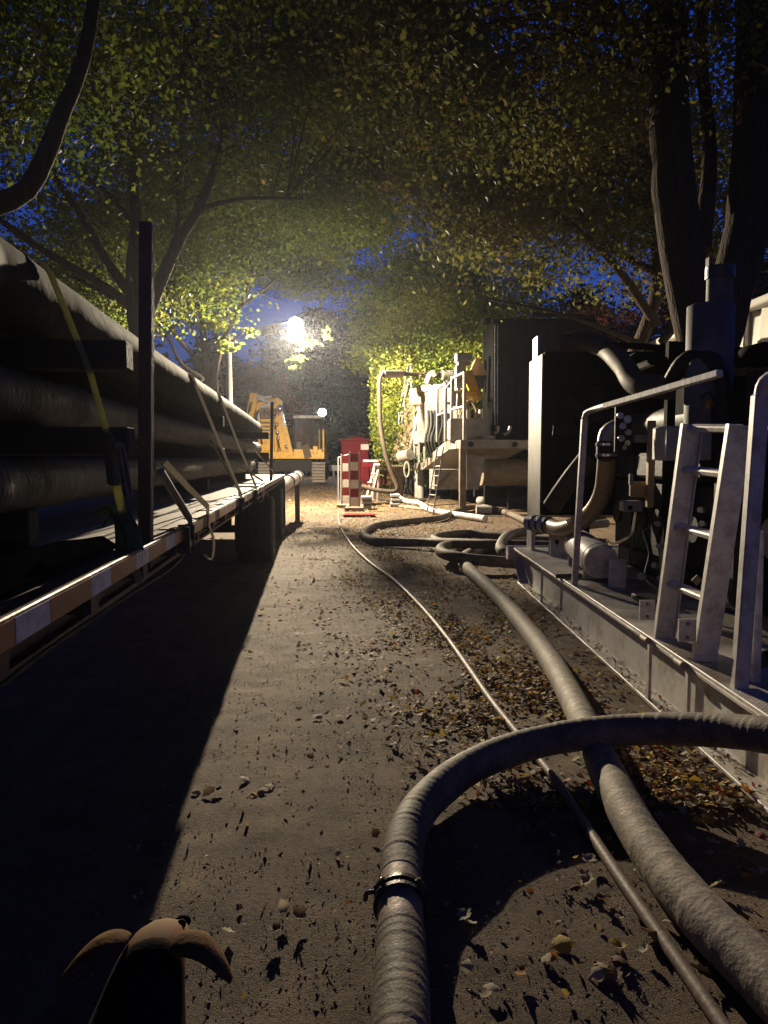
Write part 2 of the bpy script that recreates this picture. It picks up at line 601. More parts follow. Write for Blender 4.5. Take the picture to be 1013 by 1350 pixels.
    def prism(self, poly, ext):
        """poly: world points in order, ext: extrusion vector"""
        n = len(poly)
        e = Vector(ext)
        vs = [Vector(p) for p in poly] + [Vector(p) + e for p in poly]
        fs = [tuple(range(n)), tuple(reversed(range(n, 2 * n)))]
        fs += [(i, (i + 1) % n + 0, (i + 1) % n + n, i + n)[::-1] for i in range(n)]
        return self.add(vs, fs)

    def ball(self, c, r, n=12, sq=(1, 1, 1)):
        c = Vector(c)
        vs, fs = [], []
        m = max(6, n // 2)
        for i in range(1, m):
            th = math.pi * i / m
            for k in range(n):
                a = 2 * math.pi * k / n
                vs.append(c + Vector((r * sq[0] * math.sin(th) * math.cos(a), r * sq[1] * math.sin(th) * math.sin(a),
                                      r * sq[2] * math.cos(th))))
        for i in range(m - 2):
            for k in range(n):
                fs.append((i * n + k, (i + 1) * n + k, (i + 1) * n + (k + 1) % n, i * n + (k + 1) % n))
        vs.append(c + Vector((0, 0, r * sq[2])))
        vs.append(c - Vector((0, 0, r * sq[2])))
        t, b = len(vs) - 2, len(vs) - 1
        for k in range(n):
            fs.append((t, k, (k + 1) % n))
            fs.append((b, (m - 2) * n + (k + 1) % n, (m - 2) * n + k))
        return self.add(vs, fs, True)

    def build(self, name, m, parent=None, label=None, kind=None):
        if parent is not None:
            org = ORG[parent.name]
        else:
            mn = [min(p[i] for p in self.v) for i in range(3)]
            mx = [max(p[i] for p in self.v) for i in range(3)]
            org = Vector(((mn[0] + mx[0]) / 2, (mn[1] + mx[1]) / 2, mn[2]))
        me = bpy.data.meshes.new(name)
        me.from_pydata([tuple(p - org) for p in self.v], [], self.f)
        me.polygons.foreach_set("use_smooth", self.sm)
        me.materials.append(m)
        me.update()
        o = bpy.data.objects.new(name, me)
        if parent is not None:
            o.parent = parent
        else:
            o.location = org
        col.objects.link(o)
        ORG[o.name] = org
        if label:
            o['label'] = label
        if kind:
            o['kind'] = kind
        return o


def np_mesh(name, verts, faces_idx, nper, m, parent=None, loc=(0, 0, 0), mats=None, midx=None):
    me = bpy.data.meshes.new(name)
    nv, nf = len(verts), len(faces_idx)
    me.vertices.add(nv)
    me.vertices.foreach_set("co", verts.astype(np.float32).ravel())
    me.loops.add(nf * nper)
    me.loops.foreach_set("vertex_index", faces_idx.astype(np.int32).ravel())
    me.polygons.add(nf)
    me.polygons.foreach_set("loop_start", np.arange(0, nf * nper, nper, dtype=np.int32))
    me.polygons.foreach_set("loop_total", np.full(nf, nper, dtype=np.int32))
    for mm in (mats or [m]):
        me.materials.append(mm)
    if midx is not None:
        me.polygons.foreach_set("material_index", midx.astype(np.int32))
    me.update(calc_edges=True)
    o = bpy.data.objects.new(name, me)
    o.location = loc
    if parent is not None:
        o.parent = parent
    col.objects.link(o)
    ORG[o.name] = Vector(loc)
    return o


def spline(pts, step=0.05):
    pts = [Vector(p) for p in pts]
    P = [pts[0] * 2 - pts[1]] + pts + [pts[-1] * 2 - pts[-2]]
    out = []
    for i in range(1, len(P) - 2):
        a, b, c, d = P[i - 1], P[i], P[i + 1], P[i + 2]
        n = max(2, int((c - b).length / step))
        for k in range(n):
            t = k / n
            out.append(0.5 * ((2 * b) + (c - a) * t + (2 * a - 5 * b + 4 * c - d) * t * t + (3 * b - a - 3 * c + d) * t ** 3))
    out.append(pts[-1])
    return out


def frame(o, yaw):
    return Matrix.Translation(Vector(o)) @ Matrix.Rotation(yaw, 4, 'Z')


# ------------------------------------------------------------------ ground
def build_ground():
    rng = np.random.default_rng(3)
    # fine sheet near the camera, wide sheet to the horizon
    nx, ny = 260, 420
    xs = np.linspace(-5.0, 8.0, nx)
    ys = np.linspace(-2.0, 19.0, ny)
    X, Y = np.meshgrid(xs, ys)

    def vnoise(sx, sy, seed):
        r = np.random.default_rng(seed)
        g = r.random((int(25 * sy) + 3, int(16 * sx) + 3))
        u = (X + 5.0) * sx
        v = (Y + 2.0) * sy
        i, j = np.floor(v).astype(int), np.floor(u).astype(int)
        fu, fv = u - j, v - i
        fu = fu * fu * (3 - 2 * fu)
        fv = fv * fv * (3 - 2 * fv)
        return ((g[i, j] * (1 - fu) + g[i, j + 1] * fu) * (1 - fv) + (g[i + 1, j] * (1 - fu) + g[i + 1, j + 1] * fu) * fv) - 0.5
    Z = 0.020 * vnoise(1.2, 1.2, 1) + 0.012 * vnoise(4, 4, 2) + 0.010 * vnoise(9, 9, 4)
    edge = np.minimum.reduce([X + 5, 8 - X, Y + 2, 19 - Y])
    Z *= np.clip(edge / 0.6, 0, 1)
    v = np.stack([X.ravel(), Y.ravel(), Z.ravel()], 1)
    i = np.arange(nx * ny).reshape(ny, nx)
    f = np.stack([i[:-1, :-1].ravel(), i[:-1, 1:].ravel(), i[1:, 1:].ravel(), i[1:, :-1].ravel()], 1)
    # ring of big faces to the far distance, sharing the border heights (0)
    B = 150.0
    n0 = len(v)
    ex = np.array([[-B, -B, 0], [-5, -B, 0], [8, -B, 0], [B, -B, 0],
                   [-B, -2, 0], [-5, -2, 0], [8, -2, 0], [B, -2, 0],
                   [-B, 19, 0], [-5, 19, 0], [8, 19, 0], [B, 19, 0],
                   [-B, B, 0], [-5, B, 0], [8, B, 0], [B, B, 0]], float)
    v = np.vstack([v, ex])
    fr = []
    for a in range(3):
        for b in range(3):
            if a == 1 and b == 1:
                continue
            fr.append([n0 + a * 4 + b, n0 + a * 4 + b + 1, n0 + (a + 1) * 4 + b + 1, n0 + (a + 1) * 4 + b])
    f = np.vstack([f, np.array(fr)])
    g = np_mesh("ground", v, f, 4, M['ground'])
    g.data.polygons.foreach_set("use_smooth", [True] * len(g.data.polygons))
    g['kind'] = 'structure'
    return g


ground = build_ground()

LEAF_COLS = [("pale_dry_leaf", (0.50, 0.43, 0.30)), ("tan_leaf", (0.36, 0.26, 0.14)), ("yellow_leaf", (0.62, 0.42, 0.05)),
             ("orange_leaf", (0.46, 0.17, 0.03)), ("brown_leaf", (0.17, 0.09, 0.045)), ("dark_leaf", (0.07, 0.05, 0.035)),
             ("red_leaf", (0.28, 0.05, 0.03))]
LEAF_MATS = []
for n_, c_ in LEAF_COLS:
    lm = mat(n_, c_, tuple(v * 0.55 for v in c_), 25, 0.7, bump=0.4, bscale=60)
    nt_ = lm.node_tree
    pb_ = next(n for n in nt_.nodes if n.type == 'BSDF_PRINCIPLED')
    ou_ = next(n for n in nt_.nodes if n.type == 'OUTPUT_MATERIAL')
    tr_ = nt_.nodes.new("ShaderNodeBsdfTranslucent")
    nt_.links.new(pb_.inputs['Base Color'].links[0].from_socket, tr_.inputs[0])
    mx_ = nt_.nodes.new("ShaderNodeMixShader")
    mx_.inputs[0].default_value = 0.4
    nt_.links.new(pb_.outputs[0], mx_.inputs[1])
    nt_.links.new(tr_.outputs[0], mx_.inputs[2])
    nt_.links.new(mx_.outputs[0], ou_.inputs[0])
    LEAF_MATS.append(lm)


def leaf_mesh(kind, m):
    """a curled dry leaf, about 1 unit long"""
    r = random.Random(kind * 13 + 5)
    n = 9
    vs, fs = [], []
    ph, curl, fold = r.uniform(-0.3, 0.3), r.uniform(0.25, 0.9), r.uniform(0.1, 0.5)
    for i in range(n):
        t = i / (n - 1)
        w = 0.36 * math.sin(math.pi * min(1, t * 1.02) ** 0.8) * (1 + 0.35 * math.sin(i * 2.4 + kind)) + 0.01
        y = t - 0.5
        zc = curl * (t - 0.5) ** 2 * 1.4
        xo = ph * (t - 0.5) ** 2
        vs += [(xo - w, y, zc + fold * w * 1.3 + r.uniform(-0.03, 0.03)), (xo, y, zc),
               (xo + w, y, zc + fold * w * 0.9 + r.uniform(-0.03, 0.03))]
    for i in range(n - 1):
        a = i * 3
        fs += [(a, a + 1, a + 4, a + 3), (a + 1, a + 2, a + 5, a + 4)]
    me = bpy.data.meshes.new("fallen_leaf")
    me.from_pydata(vs, [], fs)
    me.polygons.foreach_set("use_smooth", [True] * len(fs))
    me.materials.append(m)
    return me


LEAF_MESHES = [[leaf_mesh(k, m) for k in range(5)] for m in LEAF_MATS]
leaf_spots = []


def scatter_leaves():
    r = random.Random(11)
    spots = []
    # clumps and single leaves read off the photograph (ground pixels)
    named = [(740, 1250, .075, 2), (722, 1268, .055, 0), (650, 1308, .06, 0), (612, 1215, .06, 0), (620, 1225, .05, 0),
             (790, 1290, .07, 0), (805, 1292, .05, 4), (775, 1170, .075, 0), (770, 1160, .06, 0), (760, 1175, .05, 4),
             (300, 1236, .05, 0), (325, 1032, .06, 0), (345, 1048, .06, 1), (355, 1040, .05, 0), (335, 1052, .05, 2),
             (262, 1048, .06, 0), (275, 1050, .06, 1), (288, 1048, .05, 5), (410, 1003, .06, 1), (420, 948, .07, 0),
             (432, 945, .05, 0), (395, 940, .05, 1), (460, 938, .05, 3), (345, 808, .07, 2), (330, 865, .07, 2),
             (640, 1320, .05, 1), (615, 1280, .05, 0), (880, 1060, .05, 0), (900, 1075, .055, 0), (925, 1050, .05, 0),
             (958, 1070, .05, 0), (985, 1050, .06, 3), (1000, 1072, .05, 0), (940, 1118, .06, 0), (978, 1120, .05, 0),
             (650, 970, .06, 0), (660, 955, .05, 2), (640, 945, .05, 3), (795, 1180, .04, 0), (560, 770, .07, 2)]
    for x, y, s, c in named:
        p = gr(x, y)
        spots.append((p.x, p.y, s, c))
    while len(spots) < 290:
        Y = 2.1 + 8.0 * r.random() ** 1.4
        X = r.uniform(-0.45, 2.0) if Y < 5 else r.uniform(-0.9, 1.9)
        road = X < 0.35 + 0.02 * Y
        if road and r.random() < 0.86:
            continue
        if 1.72 < X < 2.0 and Y < 9.8 and r.random() < 0.8:
            continue
        c = r.choices(range(7), (5, 4, 3, 1.3, 3, 2, .5) if not road else (5, 4, .7, .3, 2, 3, .2))[0]
        spots.append((X, Y, r.uniform(.032, .068), c))
    for X, Y, s, c in spots:
        o = bpy.data.objects.new("fallen_leaf", r.choice(LEAF_MESHES[c]))
        o.parent = ground
        o.location = (X, Y, 0.016 + s * 0.12)
        o.rotation_euler = (r.uniform(-.5, .5), r.uniform(-.5, .5), r.uniform(0, 6.28))
        if r.random() < 0.3:
            o.rotation_euler.x += math.pi
        o.scale = (s * r.uniform(.8, 1.25), s * r.uniform(.9, 1.3), s * r.uniform(.7, 1.3))
        col.objects.link(o)


scatter_leaves()


def litter(name, n, sampler, size, mats, probs, seed, label, cat, lift=0.012, tilt=0.5):
    """many small folded leaf pieces joined into one mesh: nobody could count them"""
    rng = np.random.default_rng(seed)
    P = sampler(rng, n)
    n = len(P)
    s = rng.uniform(size[0], size[1], n)
    a = rng.uniform(0, 2 * np.pi, n)
    ca, sa = np.cos(a), np.sin(a)
    tx, ty = rng.normal(0, tilt, n), rng.normal(0, tilt, n)
    base = np.array([[-.5, 0, 0], [0, -.32, .12], [.5, 0, .1], [0, .34, .14]])
    V = np.zeros((n, 4, 3))
    for k in range(4):
        bx = base[k, 0] * s * rng.uniform(.7, 1.2, n)
        by = base[k, 1] * s * rng.uniform(.6, 1.3, n)
        V[:, k, 0] = P[:, 0] + bx * ca - by * sa
        V[:, k, 1] = P[:, 1] + bx * sa + by * ca
        V[:, k, 2] = P[:, 2] + lift + base[k, 2] * s + bx * tx + by * ty + rng.uniform(0, .25, n) * s
    V[:, :, 2] = np.maximum(V[:, :, 2], 0.003)
    idx = np.arange(n * 4).reshape(n, 4)
    F = np.concatenate([idx[:, [0, 1, 2]], idx[:, [0, 2, 3]]])
    mi = rng.choice(len(mats), n, p=np.array(probs) / sum(probs))
    o = np_mesh(name, V.reshape(-1, 3), F, 3, None, mats=mats, midx=np.concatenate([mi, mi]))
    tag(o, label, cat, kind='stuff')
    return o


def samp_right(rng, n):
    Y = 3.2 + 15 * rng.random(n) ** 1.5
    c = np.interp(Y, [3, 5, 8, 12, 18], [1.15, 0.90, 0.62, 0.30, 0.0])
    w = np.interp(Y, [3, 5, 8, 12, 18], [0.34, 0.50, 0.75, 0.95, 1.2])
    X = rng.normal(c, w)
    # drifts: keep points where a lumpy field is high
    k = (np.sin(X * 5.1 + Y * 1.7) + np.sin(Y * 3.3 - X * 2.2) + np.sin(X * 11 + 1) * .6 + rng.normal(0, .9, n)) > -0.1
    k &= ~((X > 1.72) & (Y < 9.8))
    return np.stack([X[k], Y[k], np.zeros(k.sum())], 1)


def samp_road(rng, n):
    Y = 2.0 + 18 * rng.random(n) ** 1.15
    X = rng.uniform(-1.0, 1.9, n) - 0.06 * Y * rng.random(n)
    k = ~((X > 1.72) & (Y < 9.8))
    return np.stack([X[k], Y[k], np.zeros(k.sum())], 1)


def samp_far(rng, n):
    Y = rng.uniform(14, 44, n)
    X = rng.normal(-0.5, 2.2, n)
    return np.stack([X, Y, np.zeros(n)], 1)


def samp_flange(rng, n):
    Y = rng.uniform(2.2, 9.5, n)
    X = rng.uniform(1.74, 1.85, n)
    return np.stack([X, Y, np.full(n, .026)], 1)


LP = [2.0, 2.6, 3.6, 2.2, 3.0, 2.0, .6]
litter("leaf_litter", 24000, samp_right, (.022, .060), LEAF_MATS, LP, 21,
       "drift of small yellow, orange and brown leaves along the hoses beside the skid", "leaves", tilt=.3)
litter("scattered_leaves", 4200, samp_road, (.010, .027), LEAF_MATS, [3, 3.5, .8, .4, 3, 4, .1], 22,
       "sparse crumbled leaves strewn over the bare dusty roadway", "leaves")
litter("distant_leaves", 5000, samp_far, (.05, .12), LEAF_MATS, [2, 3, 2.5, 1, 3, 2, .3], 23,
       "yellow brown leaves lying far along the road near the excavator", "leaves", tilt=.2)
litter("flange_debris", 500, samp_flange, (.012, .035), LEAF_MATS, [3, 3, .6, .6, 3, 3, .1], 24,
       "leaf crumbs caught on the lower flange of the white skid", "leaves", lift=.002)


def grit():
    rng = np.random.default_rng(5)
    n = 20000
    Y = 2.0 + 11 * rng.random(n) ** 1.25
    X = rng.uniform(-0.95, 1.7, n) - 0.09 * Y * (rng.random(n) < .5)
    s = rng.lognormal(-5.9, 0.42, n)
    base = np.array([[-1, -.7, 0], [1, -.5, 0], [.1, 1, 0], [0, 0, 1.0]])
    a = rng.uniform(0, 6.28, n)
    V = np.zeros((n, 4, 3))
    for k in range(4):
        bx = base[k, 0] * s * rng.uniform(.6, 1.4, n)
        by = base[k, 1] * s * rng.uniform(.6, 1.4, n)
        V[:, k, 0] = X + bx * np.cos(a) - by * np.sin(a)
        V[:, k, 1] = Y + bx * np.sin(a) + by * np.cos(a)
        V[:, k, 2] = base[k, 2] * s * rng.uniform(.5, 1.3, n) + 0.004
    idx = np.arange(n * 4).reshape(n, 4)
    F = np.concatenate([idx[:, [0, 1, 3]], idx[:, [1, 2, 3]], idx[:, [2, 0, 3]]])
    st = [mat("pale_grit", (0.26, 0.20, 0.14), None, 30, .9), mat("dark_grit", (0.09, 0.075, 0.06), None, 30, .9)]
    mi = (rng.random(n) < .6).astype(int)
    o = np_mesh("gravel", V.reshape(-1, 3), F, 3, None, mats=st, midx=np.concatenate([mi] * 3))
    tag(o, "fine grit and stone chips strewn over the dusty road surface", "gravel", kind='stuff')


grit()

# ------------------------------------------------------------------ street lamps
def street_lamp(head, pole_xy, label, power, k, arm_rise):
    t = thing("street_lamp", label, "street lamp", (pole_xy[0], pole_xy[1], 0), "street lamps over the road")
    top = Vector((pole_xy[0], pole_xy[1], head.z - arm_rise))
    mb = MB().tube([(top.x, top.y, 0), (top.x, top.y, top.z * .5), top + Vector((0, 0, .3))], [.13, .11, .085], 14)
    mb.build("pole", M['pole'], t)
    d = head - top
    pts = spline([top, top + Vector((d.x * .35, d.y * .35, d.z * .75)), top + Vector((d.x * .75, d.y * .75, d.z * 1.05)),
                  head + Vector((-.05 * (1 if d.x > 0 else -1), 0, .14))], .15)
    MB().tube(pts, .03, 8).build("arm", M['clamp'], t)
    h = MB()
    h.ball(head + Vector((0, .05, .16)), .22, 16, (1.1, .8, .40))
    h.build("housing", M['clamp'], t)
    g = MB()
    g.ball(head, .235 if k == 1 else .34, 24)
    g.build("lens", M['lamp'], t)
    ld = bpy.data.lights.new("lamp_light", 'POINT')
    ld.energy = power
    ld.color = LAMP_COL
    ld.shadow_soft_size = 0.06
    ld.use_nodes = True
    nt = ld.node_tree
    em = nt.nodes["Emission"]
    # street optics: throws outward, only a little straight down
    ge = nt.nodes.new("ShaderNodeNewGeometry")
    sx = nt.nodes.new("ShaderNodeSeparateXYZ")
    nt.links.new(ge.outputs['Normal'], sx.inputs[0])
    mr = nt.nodes.new("ShaderNodeMapRange")
    mr.interpolation_type = 'SMOOTHSTEP'
    mr.inputs[1].default_value = -0.66
    mr.inputs[2].default_value = -0.20
    mr.inputs[3].default_value = 0.42
    mr.inputs[4].default_value = 1.0
    nt.links.new(sx.outputs[2], mr.inputs[0])
    # upward emission cut to darken the leaves overhead
    mu = nt.nodes.new("ShaderNodeMapRange")
    mu.interpolation_type = 'SMOOTHSTEP'
    mu.inputs[1].default_value = -0.19
    mu.inputs[2].default_value = 0.11
    mu.inputs[3].default_value = 1.0
    mu.inputs[4].default_value = 0.03
    nt.links.new(sx.outputs[2], mu.inputs[0])
    pr = nt.nodes.new("ShaderNodeMath")
    pr.operation = 'MULTIPLY'
    nt.links.new(mr.outputs[0], pr.inputs[0])
    nt.links.new(mu.outputs[0], pr.inputs[1])
    # emission toward the pole cut to keep pole and arm dim
    sh = nt.nodes.new("ShaderNodeMapRange")
    sh.interpolation_type = 'SMOOTHSTEP'
    sh.inputs[1].default_value = -0.93
    sh.inputs[2].default_value = -0.60
    sh.inputs[3].default_value = 0.10
    sh.inputs[4].default_value = 1.0
    nt.links.new(sx.outputs[0], sh.inputs[0])
    p2 = nt.nodes.new("ShaderNodeMath")
    p2.operation = 'MULTIPLY'
    nt.links.new(pr.outputs[0], p2.inputs[0])
    nt.links.new(sh.outputs[0], p2.inputs[1])
    nt.links.new(p2.outputs[0], em.inputs['Strength'])
    lo = bpy.data.objects.new("lamp_light", ld)
    lo.location = (head.x - t.location.x, head.y - t.location.y, head.z - .27)
    lo.parent = t
    col.objects.link(lo)


street_lamp(LAMP, (at(300, 500, LAMP_Y).x, LAMP_Y + .3), "bright street lamp on a wooden pole, nearer and higher of the two",
            LAMP_POWER, 1, .55)
street_lamp(LAMP2, (at(392, 560, LAMP2_Y).x, LAMP2_Y + .5), "lit street lamp farther off, small and low behind the excavator cab",
            LAMP2_POWER, 2, .5)
# ------------------------------------------------------------------ flatbed trailer (left)
TY = math.atan(94.5 / FPX)
TT = frame((0, 0, 0), TY)


def tl(lx, ly, z):
    return TT @ Vector((lx, ly, z))


def TM():
    m = MB()
    m.T = TT
    return m


EDGE = -0.58
DECK = 1.30


def tyre_mb(mb, c, r, w, grooves=4):
    """tyre lathe about the x axis"""
    prof = [(-w / 2, r * .62), (-w / 2, r * .8), (-w / 2 + .01, r * .93), (-w / 2 + .03, r * .985)]
    x = -w / 2 + .035
    step = (w - .07) / grooves
    for k in range(grooves):
        prof += [(x, r), (x + step * .72, r), (x + step * .76, r - .014), (x + step * .96, r - .014)]
        x += step
    prof += [(w / 2 - .035, r), (w / 2 - .01, r * .93), (w / 2, r * .8), (w / 2, r * .62)]
    n = 48
    vs, fs = [], []
    for (px, pr) in prof:
        for k in range(n):
            a = 2 * math.pi * k / n
            vs.append((c[0] + px, c[1] + pr * math.cos(a), c[2] + pr * math.sin(a)))
    for i in range(len(prof) - 1):
        for k in range(n):
            fs.append((i * n + k, (i + 1) * n + k, (i + 1) * n + (k + 1) % n, i * n + (k + 1) % n))
    mb.add(vs, fs, False)


def build_trailer():
    t = thing("flatbed_trailer", "rusty red flatbed trailer with reflective side rail, loaded with long pipes", "trailer", tuple(tl(-1.8, 7, 0)))
    y0, y1 = -1.3, 15.6
    w = 2.5
    # longitudinal planks
    k = 0
    x = EDGE - .115
    rr = random.Random(4)
    while x > EDGE - w + .1:
        yy = y0 + rr.uniform(0, 1.5)
        a = y0
        while a < y1 - .1:
            b = min(y1, a + rr.uniform(3.2, 4.6))
            mb = TM().box((x - .069, (a + b) / 2, DECK - .02 + rr.uniform(-.004, .004)), (.132, b - a - .006, .036), bev=.004)
            mb.build("plank", M['plank'], t)
            a = b
        x -= .142
    TM().box((EDGE - w / 2 - .05, (y0 + y1) / 2, DECK - .0425), (w - .12, y1 - y0, .006)).build("deck_light_stop", M['black2'], t)  # sheet added under the planks to stop light through their gaps
    TM().box((EDGE - .105, (y0 + y1) / 2, DECK - .075), (.012, y1 - y0, .15)).build("side_beam", M['rust_red'], t)
    TM().box((EDGE - .066, (y0 + y1) / 2, DECK - .010), (.100, y1 - y0, .010)).build("edge_light_stop", M['rust_red'], t)  # widened to stop light slipping between rail and beam
    TM().box((EDGE - .12, (y0 + y1) / 2, DECK - .16), (.09, y1 - y0, .016)).build("lower_flange", M['rust_red'], t)
    rail = TM().box((EDGE - .008, (y0 + y1) / 2, DECK - .03), (.016, y1 - y0, .066), bev=.003).build("rub_rail", M['rust_red'], t)
    TM().box((EDGE - w + .008, (y0 + y1) / 2, DECK - .03), (.016, y1 - y0, .066), bev=.003).build("rub_rail", M['rust_red'], t)
    # reflective tape, alternating
    a, wht = 1.45, True
    segs = []
    while a < 8.5:
        L = .185 if wht else .295
        segs.append((a, L, wht))
        a += L + .003
        wht = not wht
    a, wht = 1.447, False
    while a > -.4:
        L = .185 if wht else .295
        a -= L + .003
        segs.append((a, L, wht))
        wht = not wht
    for a, L, wht in segs:
        if a > 3.6 and rr.random() < .35:
            continue
        TM().box((EDGE + .0015, a + L / 2, DECK - .032), (.003, L, .052)).build(
            "reflective_tape", M['tape_white' if wht else 'tape_red'], t)
    # stake pockets between rail and beam
    yy = y0 + .3
    while yy < y1:
        TM().box((EDGE - .058, yy, DECK - .06), (.07, .075, .12)).build("stake_pocket", M['rust_red'], t)
        yy += .61
    # cross members and main beams under the deck
    yy = y0 + .2
    while yy < y1:
        TM().box((EDGE - w / 2, yy, DECK - .11), (w - .24, .06, .13)).build("cross_member", M['black2'], t)
        yy += .6
    for xx in (-.75, -1.75):
        TM().box((EDGE + xx, (y0 + y1) / 2, DECK - .34), (.14, y1 - y0, .32), bev=.01).build("main_beam", M['black2'], t)
    # stakes with a flat top
    for yy, h in ((2.76, 1.16), (11.06, 1.18)):
        TM().bar((EDGE - .045, yy, DECK - .1), (EDGE - .012, yy + .0, DECK + h), .046, .055, up=(0, 1, 0), bev=.004).build("stake", M['post'], t)
    # axles with dual wheels
    for ay in (11.55, 14.95):
        TM().cyl((EDGE - .1, ay, .52), (EDGE - w + .1, ay, .52), .06).build("axle", M['black2'], t)
        TM().box((EDGE - w / 2, ay, .72), (1.1, .12, .4)).build("hanger", M['black2'], t)
        for xx in (EDGE - .16, EDGE - .47, EDGE - w + .16, EDGE - w + .47):
            mb = TM()
            tyre_mb(mb, (xx, ay, .52), .52, .275)
            wh = mb.build("wheel", M['tyre'], t)
            r_ = TM()
            s_ = 1 if xx > EDGE - w / 2 else -1
            r_.ring((xx + s_ * .02, ay, .52), (xx + s_ * .125, ay, .52), .325, .25, 24)
            r_.cyl((xx + s_ * .03, ay, .52), (xx + s_ * .05, ay, .52), .26, 24)
            r_.cyl((xx + s_ * .05, ay, .52), (xx + s_ * .12, ay, .52), .1, 16)
            r_.build("rim", M['galv'], wh)
    # air line hanging under the side
    pts = [at(-60, 960, 1.2), at(0, 905, 1.35), at(90, 838, 1.75), at(170, 785, 2.3), at(225, 750, 3.0), at(245, 726, 3.4), at(250, 700, 3.5)]
    MB().tube(spline(pts, .1), .006, 6).build("air_line", M['black2'], t)
    # winches and hooks on the rail
    for yy in (3.38, 5.9, 7.35):
        mb = TM()
        mb.cyl((EDGE - .005, yy - .06, DECK - .085), (EDGE - .005, yy + .06, DECK - .085), .028, 12)
        mb.box((EDGE - .01, yy - .066, DECK - .06), (.075, .008, .12))
        mb.box((EDGE - .01, yy + .066, DECK - .06), (.075, .008, .12))
        mb.build("winch", M['clamp'], t)
    for xx in (EDGE - .31, EDGE - w + .31):  # flaps, bumper and apron added to block far lamp light under the deck
        TM().box((xx, 15.62, .72), (.62, .02, .95)).build("added_mud_flap", M['black'], t)
    TM().box((EDGE - w / 2, 15.66, .62), (w - .3, .1, .16)).build("added_bumper", M['rust_red'], t)
    TM().box((EDGE - w / 2, 15.56, .95), (w - 1.3, .02, .6)).build("added_rear_apron", M['black'], t)
    TM().box((EDGE - .03, 15.58, DECK - .09), (.05, .03, .16)).build("rear_corner", M['rust_red'], t)
    return t


build_trailer()


def pipe(lx, z, r, y0, y1, label, group, lips=(), seed=0):
    rr = random.Random(seed)
    mb = TM()
    pts, rad = [], []
    n = int((y1 - y0) / .05)
    lipset = [(l, h) for l, h in lips]
    for i in range(n + 1):
        y = y0 + (y1 - y0) * i / n
        pts.append((lx + .004 * math.sin(y * 1.3 + seed), y, z + .006 * math.sin(y * .9 + seed * 2)))
        q = r * (1 + .006 * math.sin(y * 9 + seed) + rr.uniform(-.016, .016) * (1 if r < .1 else .25) + (.03 if r < .1 and rr.random() < .12 else 0))
        for l, h in lipset:
            if abs(y - l) < .09:
                q += h
        rad.append(q)
    mb.tube(pts, rad, 28, caps=False)
    e0, e1 = Vector(pts[-1]), Vector(pts[-1]) + Vector((0, .03, 0))
    mb.ring(e0, e1, r * 1.02, r * .86, 28)
    e0, e1 = Vector(pts[0]) - Vector((0, .03, 0)), Vector(pts[0])
    mb.ring(e0, e1, r * 1.02, r * .86, 28)
    mb.tube([pts[1], pts[-2]], r * .86, 28, caps=False)
    o = mb.build("steel_pipe", M['pipe'] if r > .1 else M['wrap'])
    o['label'] = label
    o['category'] = "pipe"
    o['group'] = group
    return o


GP = "long steel pipes stacked on the flatbed trailer"
nth = ["outermost", "second", "third", "fourth"]
for k in range(3):
    pipe(-.97 - k * .262, 2.14, .125, -1.2, 12.6 - .2 * k,
         "%s large brown pipe of the top layer, counted from the trailer's open side" % nth[k], GP, ((2.0, .014), (12.4, .01)), k)
for k in range(4):
    pipe(-1.0 - k * .20, 1.812, .092, -1.2 + .1 * k, 13.2 - .15 * k,
         "%s scaled pipe of the middle layer, counted from the open side" % nth[k], GP,
         ((3.1, .008), (6.2, .008), (9.1, .008), (12.9, .01)), 10 + k)
for k in range(4):
    pipe(-1.0 - k * .20, 1.525, .091, -1.2 + .13 * k, 11.8 + .1 * k,
         "%s shiny worn pipe of the bottom layer, counted from the open side" % nth[k], GP,
         ((2.25, .008), (4.4, .008), (7.5, .008), (11.6, .01)), 20 + k)

TW = {0: "near", 1: "far"}
for yy, where in ((2.62, "beside the tall near post"), (6.9, "halfway along the load"), (10.7, "near the far post")):
    for z0, z1, lay in ((1.303, 1.43, "on the deck under the bottom pipes"), (1.622, 1.715, "between bottom and middle pipes"), (1.912, 2.01, "under the top pipes")):
        if yy == 6.9 and z0 > 1.5:
            x1 = -.82
        else:
            x1 = -.63 if z0 > 1.5 else -.97
        o = TM().box(((x1 - 2.95) / 2, yy, (z0 + z1) / 2), (x1 + 2.95, .10, z1 - z0), bev=.006).build("timber", M['timber'])
        tag(o, "dark timber bearer %s, %s" % (lay, where), "timber", "timber bearers between the pipe layers")

# black plastic film crumpled over the near deck, also standing in for the shadow there
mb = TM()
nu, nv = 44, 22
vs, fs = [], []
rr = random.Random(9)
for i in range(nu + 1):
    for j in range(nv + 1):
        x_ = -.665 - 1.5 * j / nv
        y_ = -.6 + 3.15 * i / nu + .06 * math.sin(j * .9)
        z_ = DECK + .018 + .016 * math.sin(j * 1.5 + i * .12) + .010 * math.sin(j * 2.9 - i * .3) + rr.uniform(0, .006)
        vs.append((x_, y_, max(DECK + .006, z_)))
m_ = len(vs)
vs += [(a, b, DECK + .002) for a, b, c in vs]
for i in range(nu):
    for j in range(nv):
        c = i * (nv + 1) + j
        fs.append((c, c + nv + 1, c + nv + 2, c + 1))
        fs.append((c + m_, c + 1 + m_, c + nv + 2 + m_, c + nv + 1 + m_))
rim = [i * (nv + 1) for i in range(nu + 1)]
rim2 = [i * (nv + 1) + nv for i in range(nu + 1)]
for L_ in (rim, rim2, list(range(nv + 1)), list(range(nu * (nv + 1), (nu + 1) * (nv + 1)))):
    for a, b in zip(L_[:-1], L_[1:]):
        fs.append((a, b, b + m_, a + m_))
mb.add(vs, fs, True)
o = mb.build("film_as_shadow", M['film'])
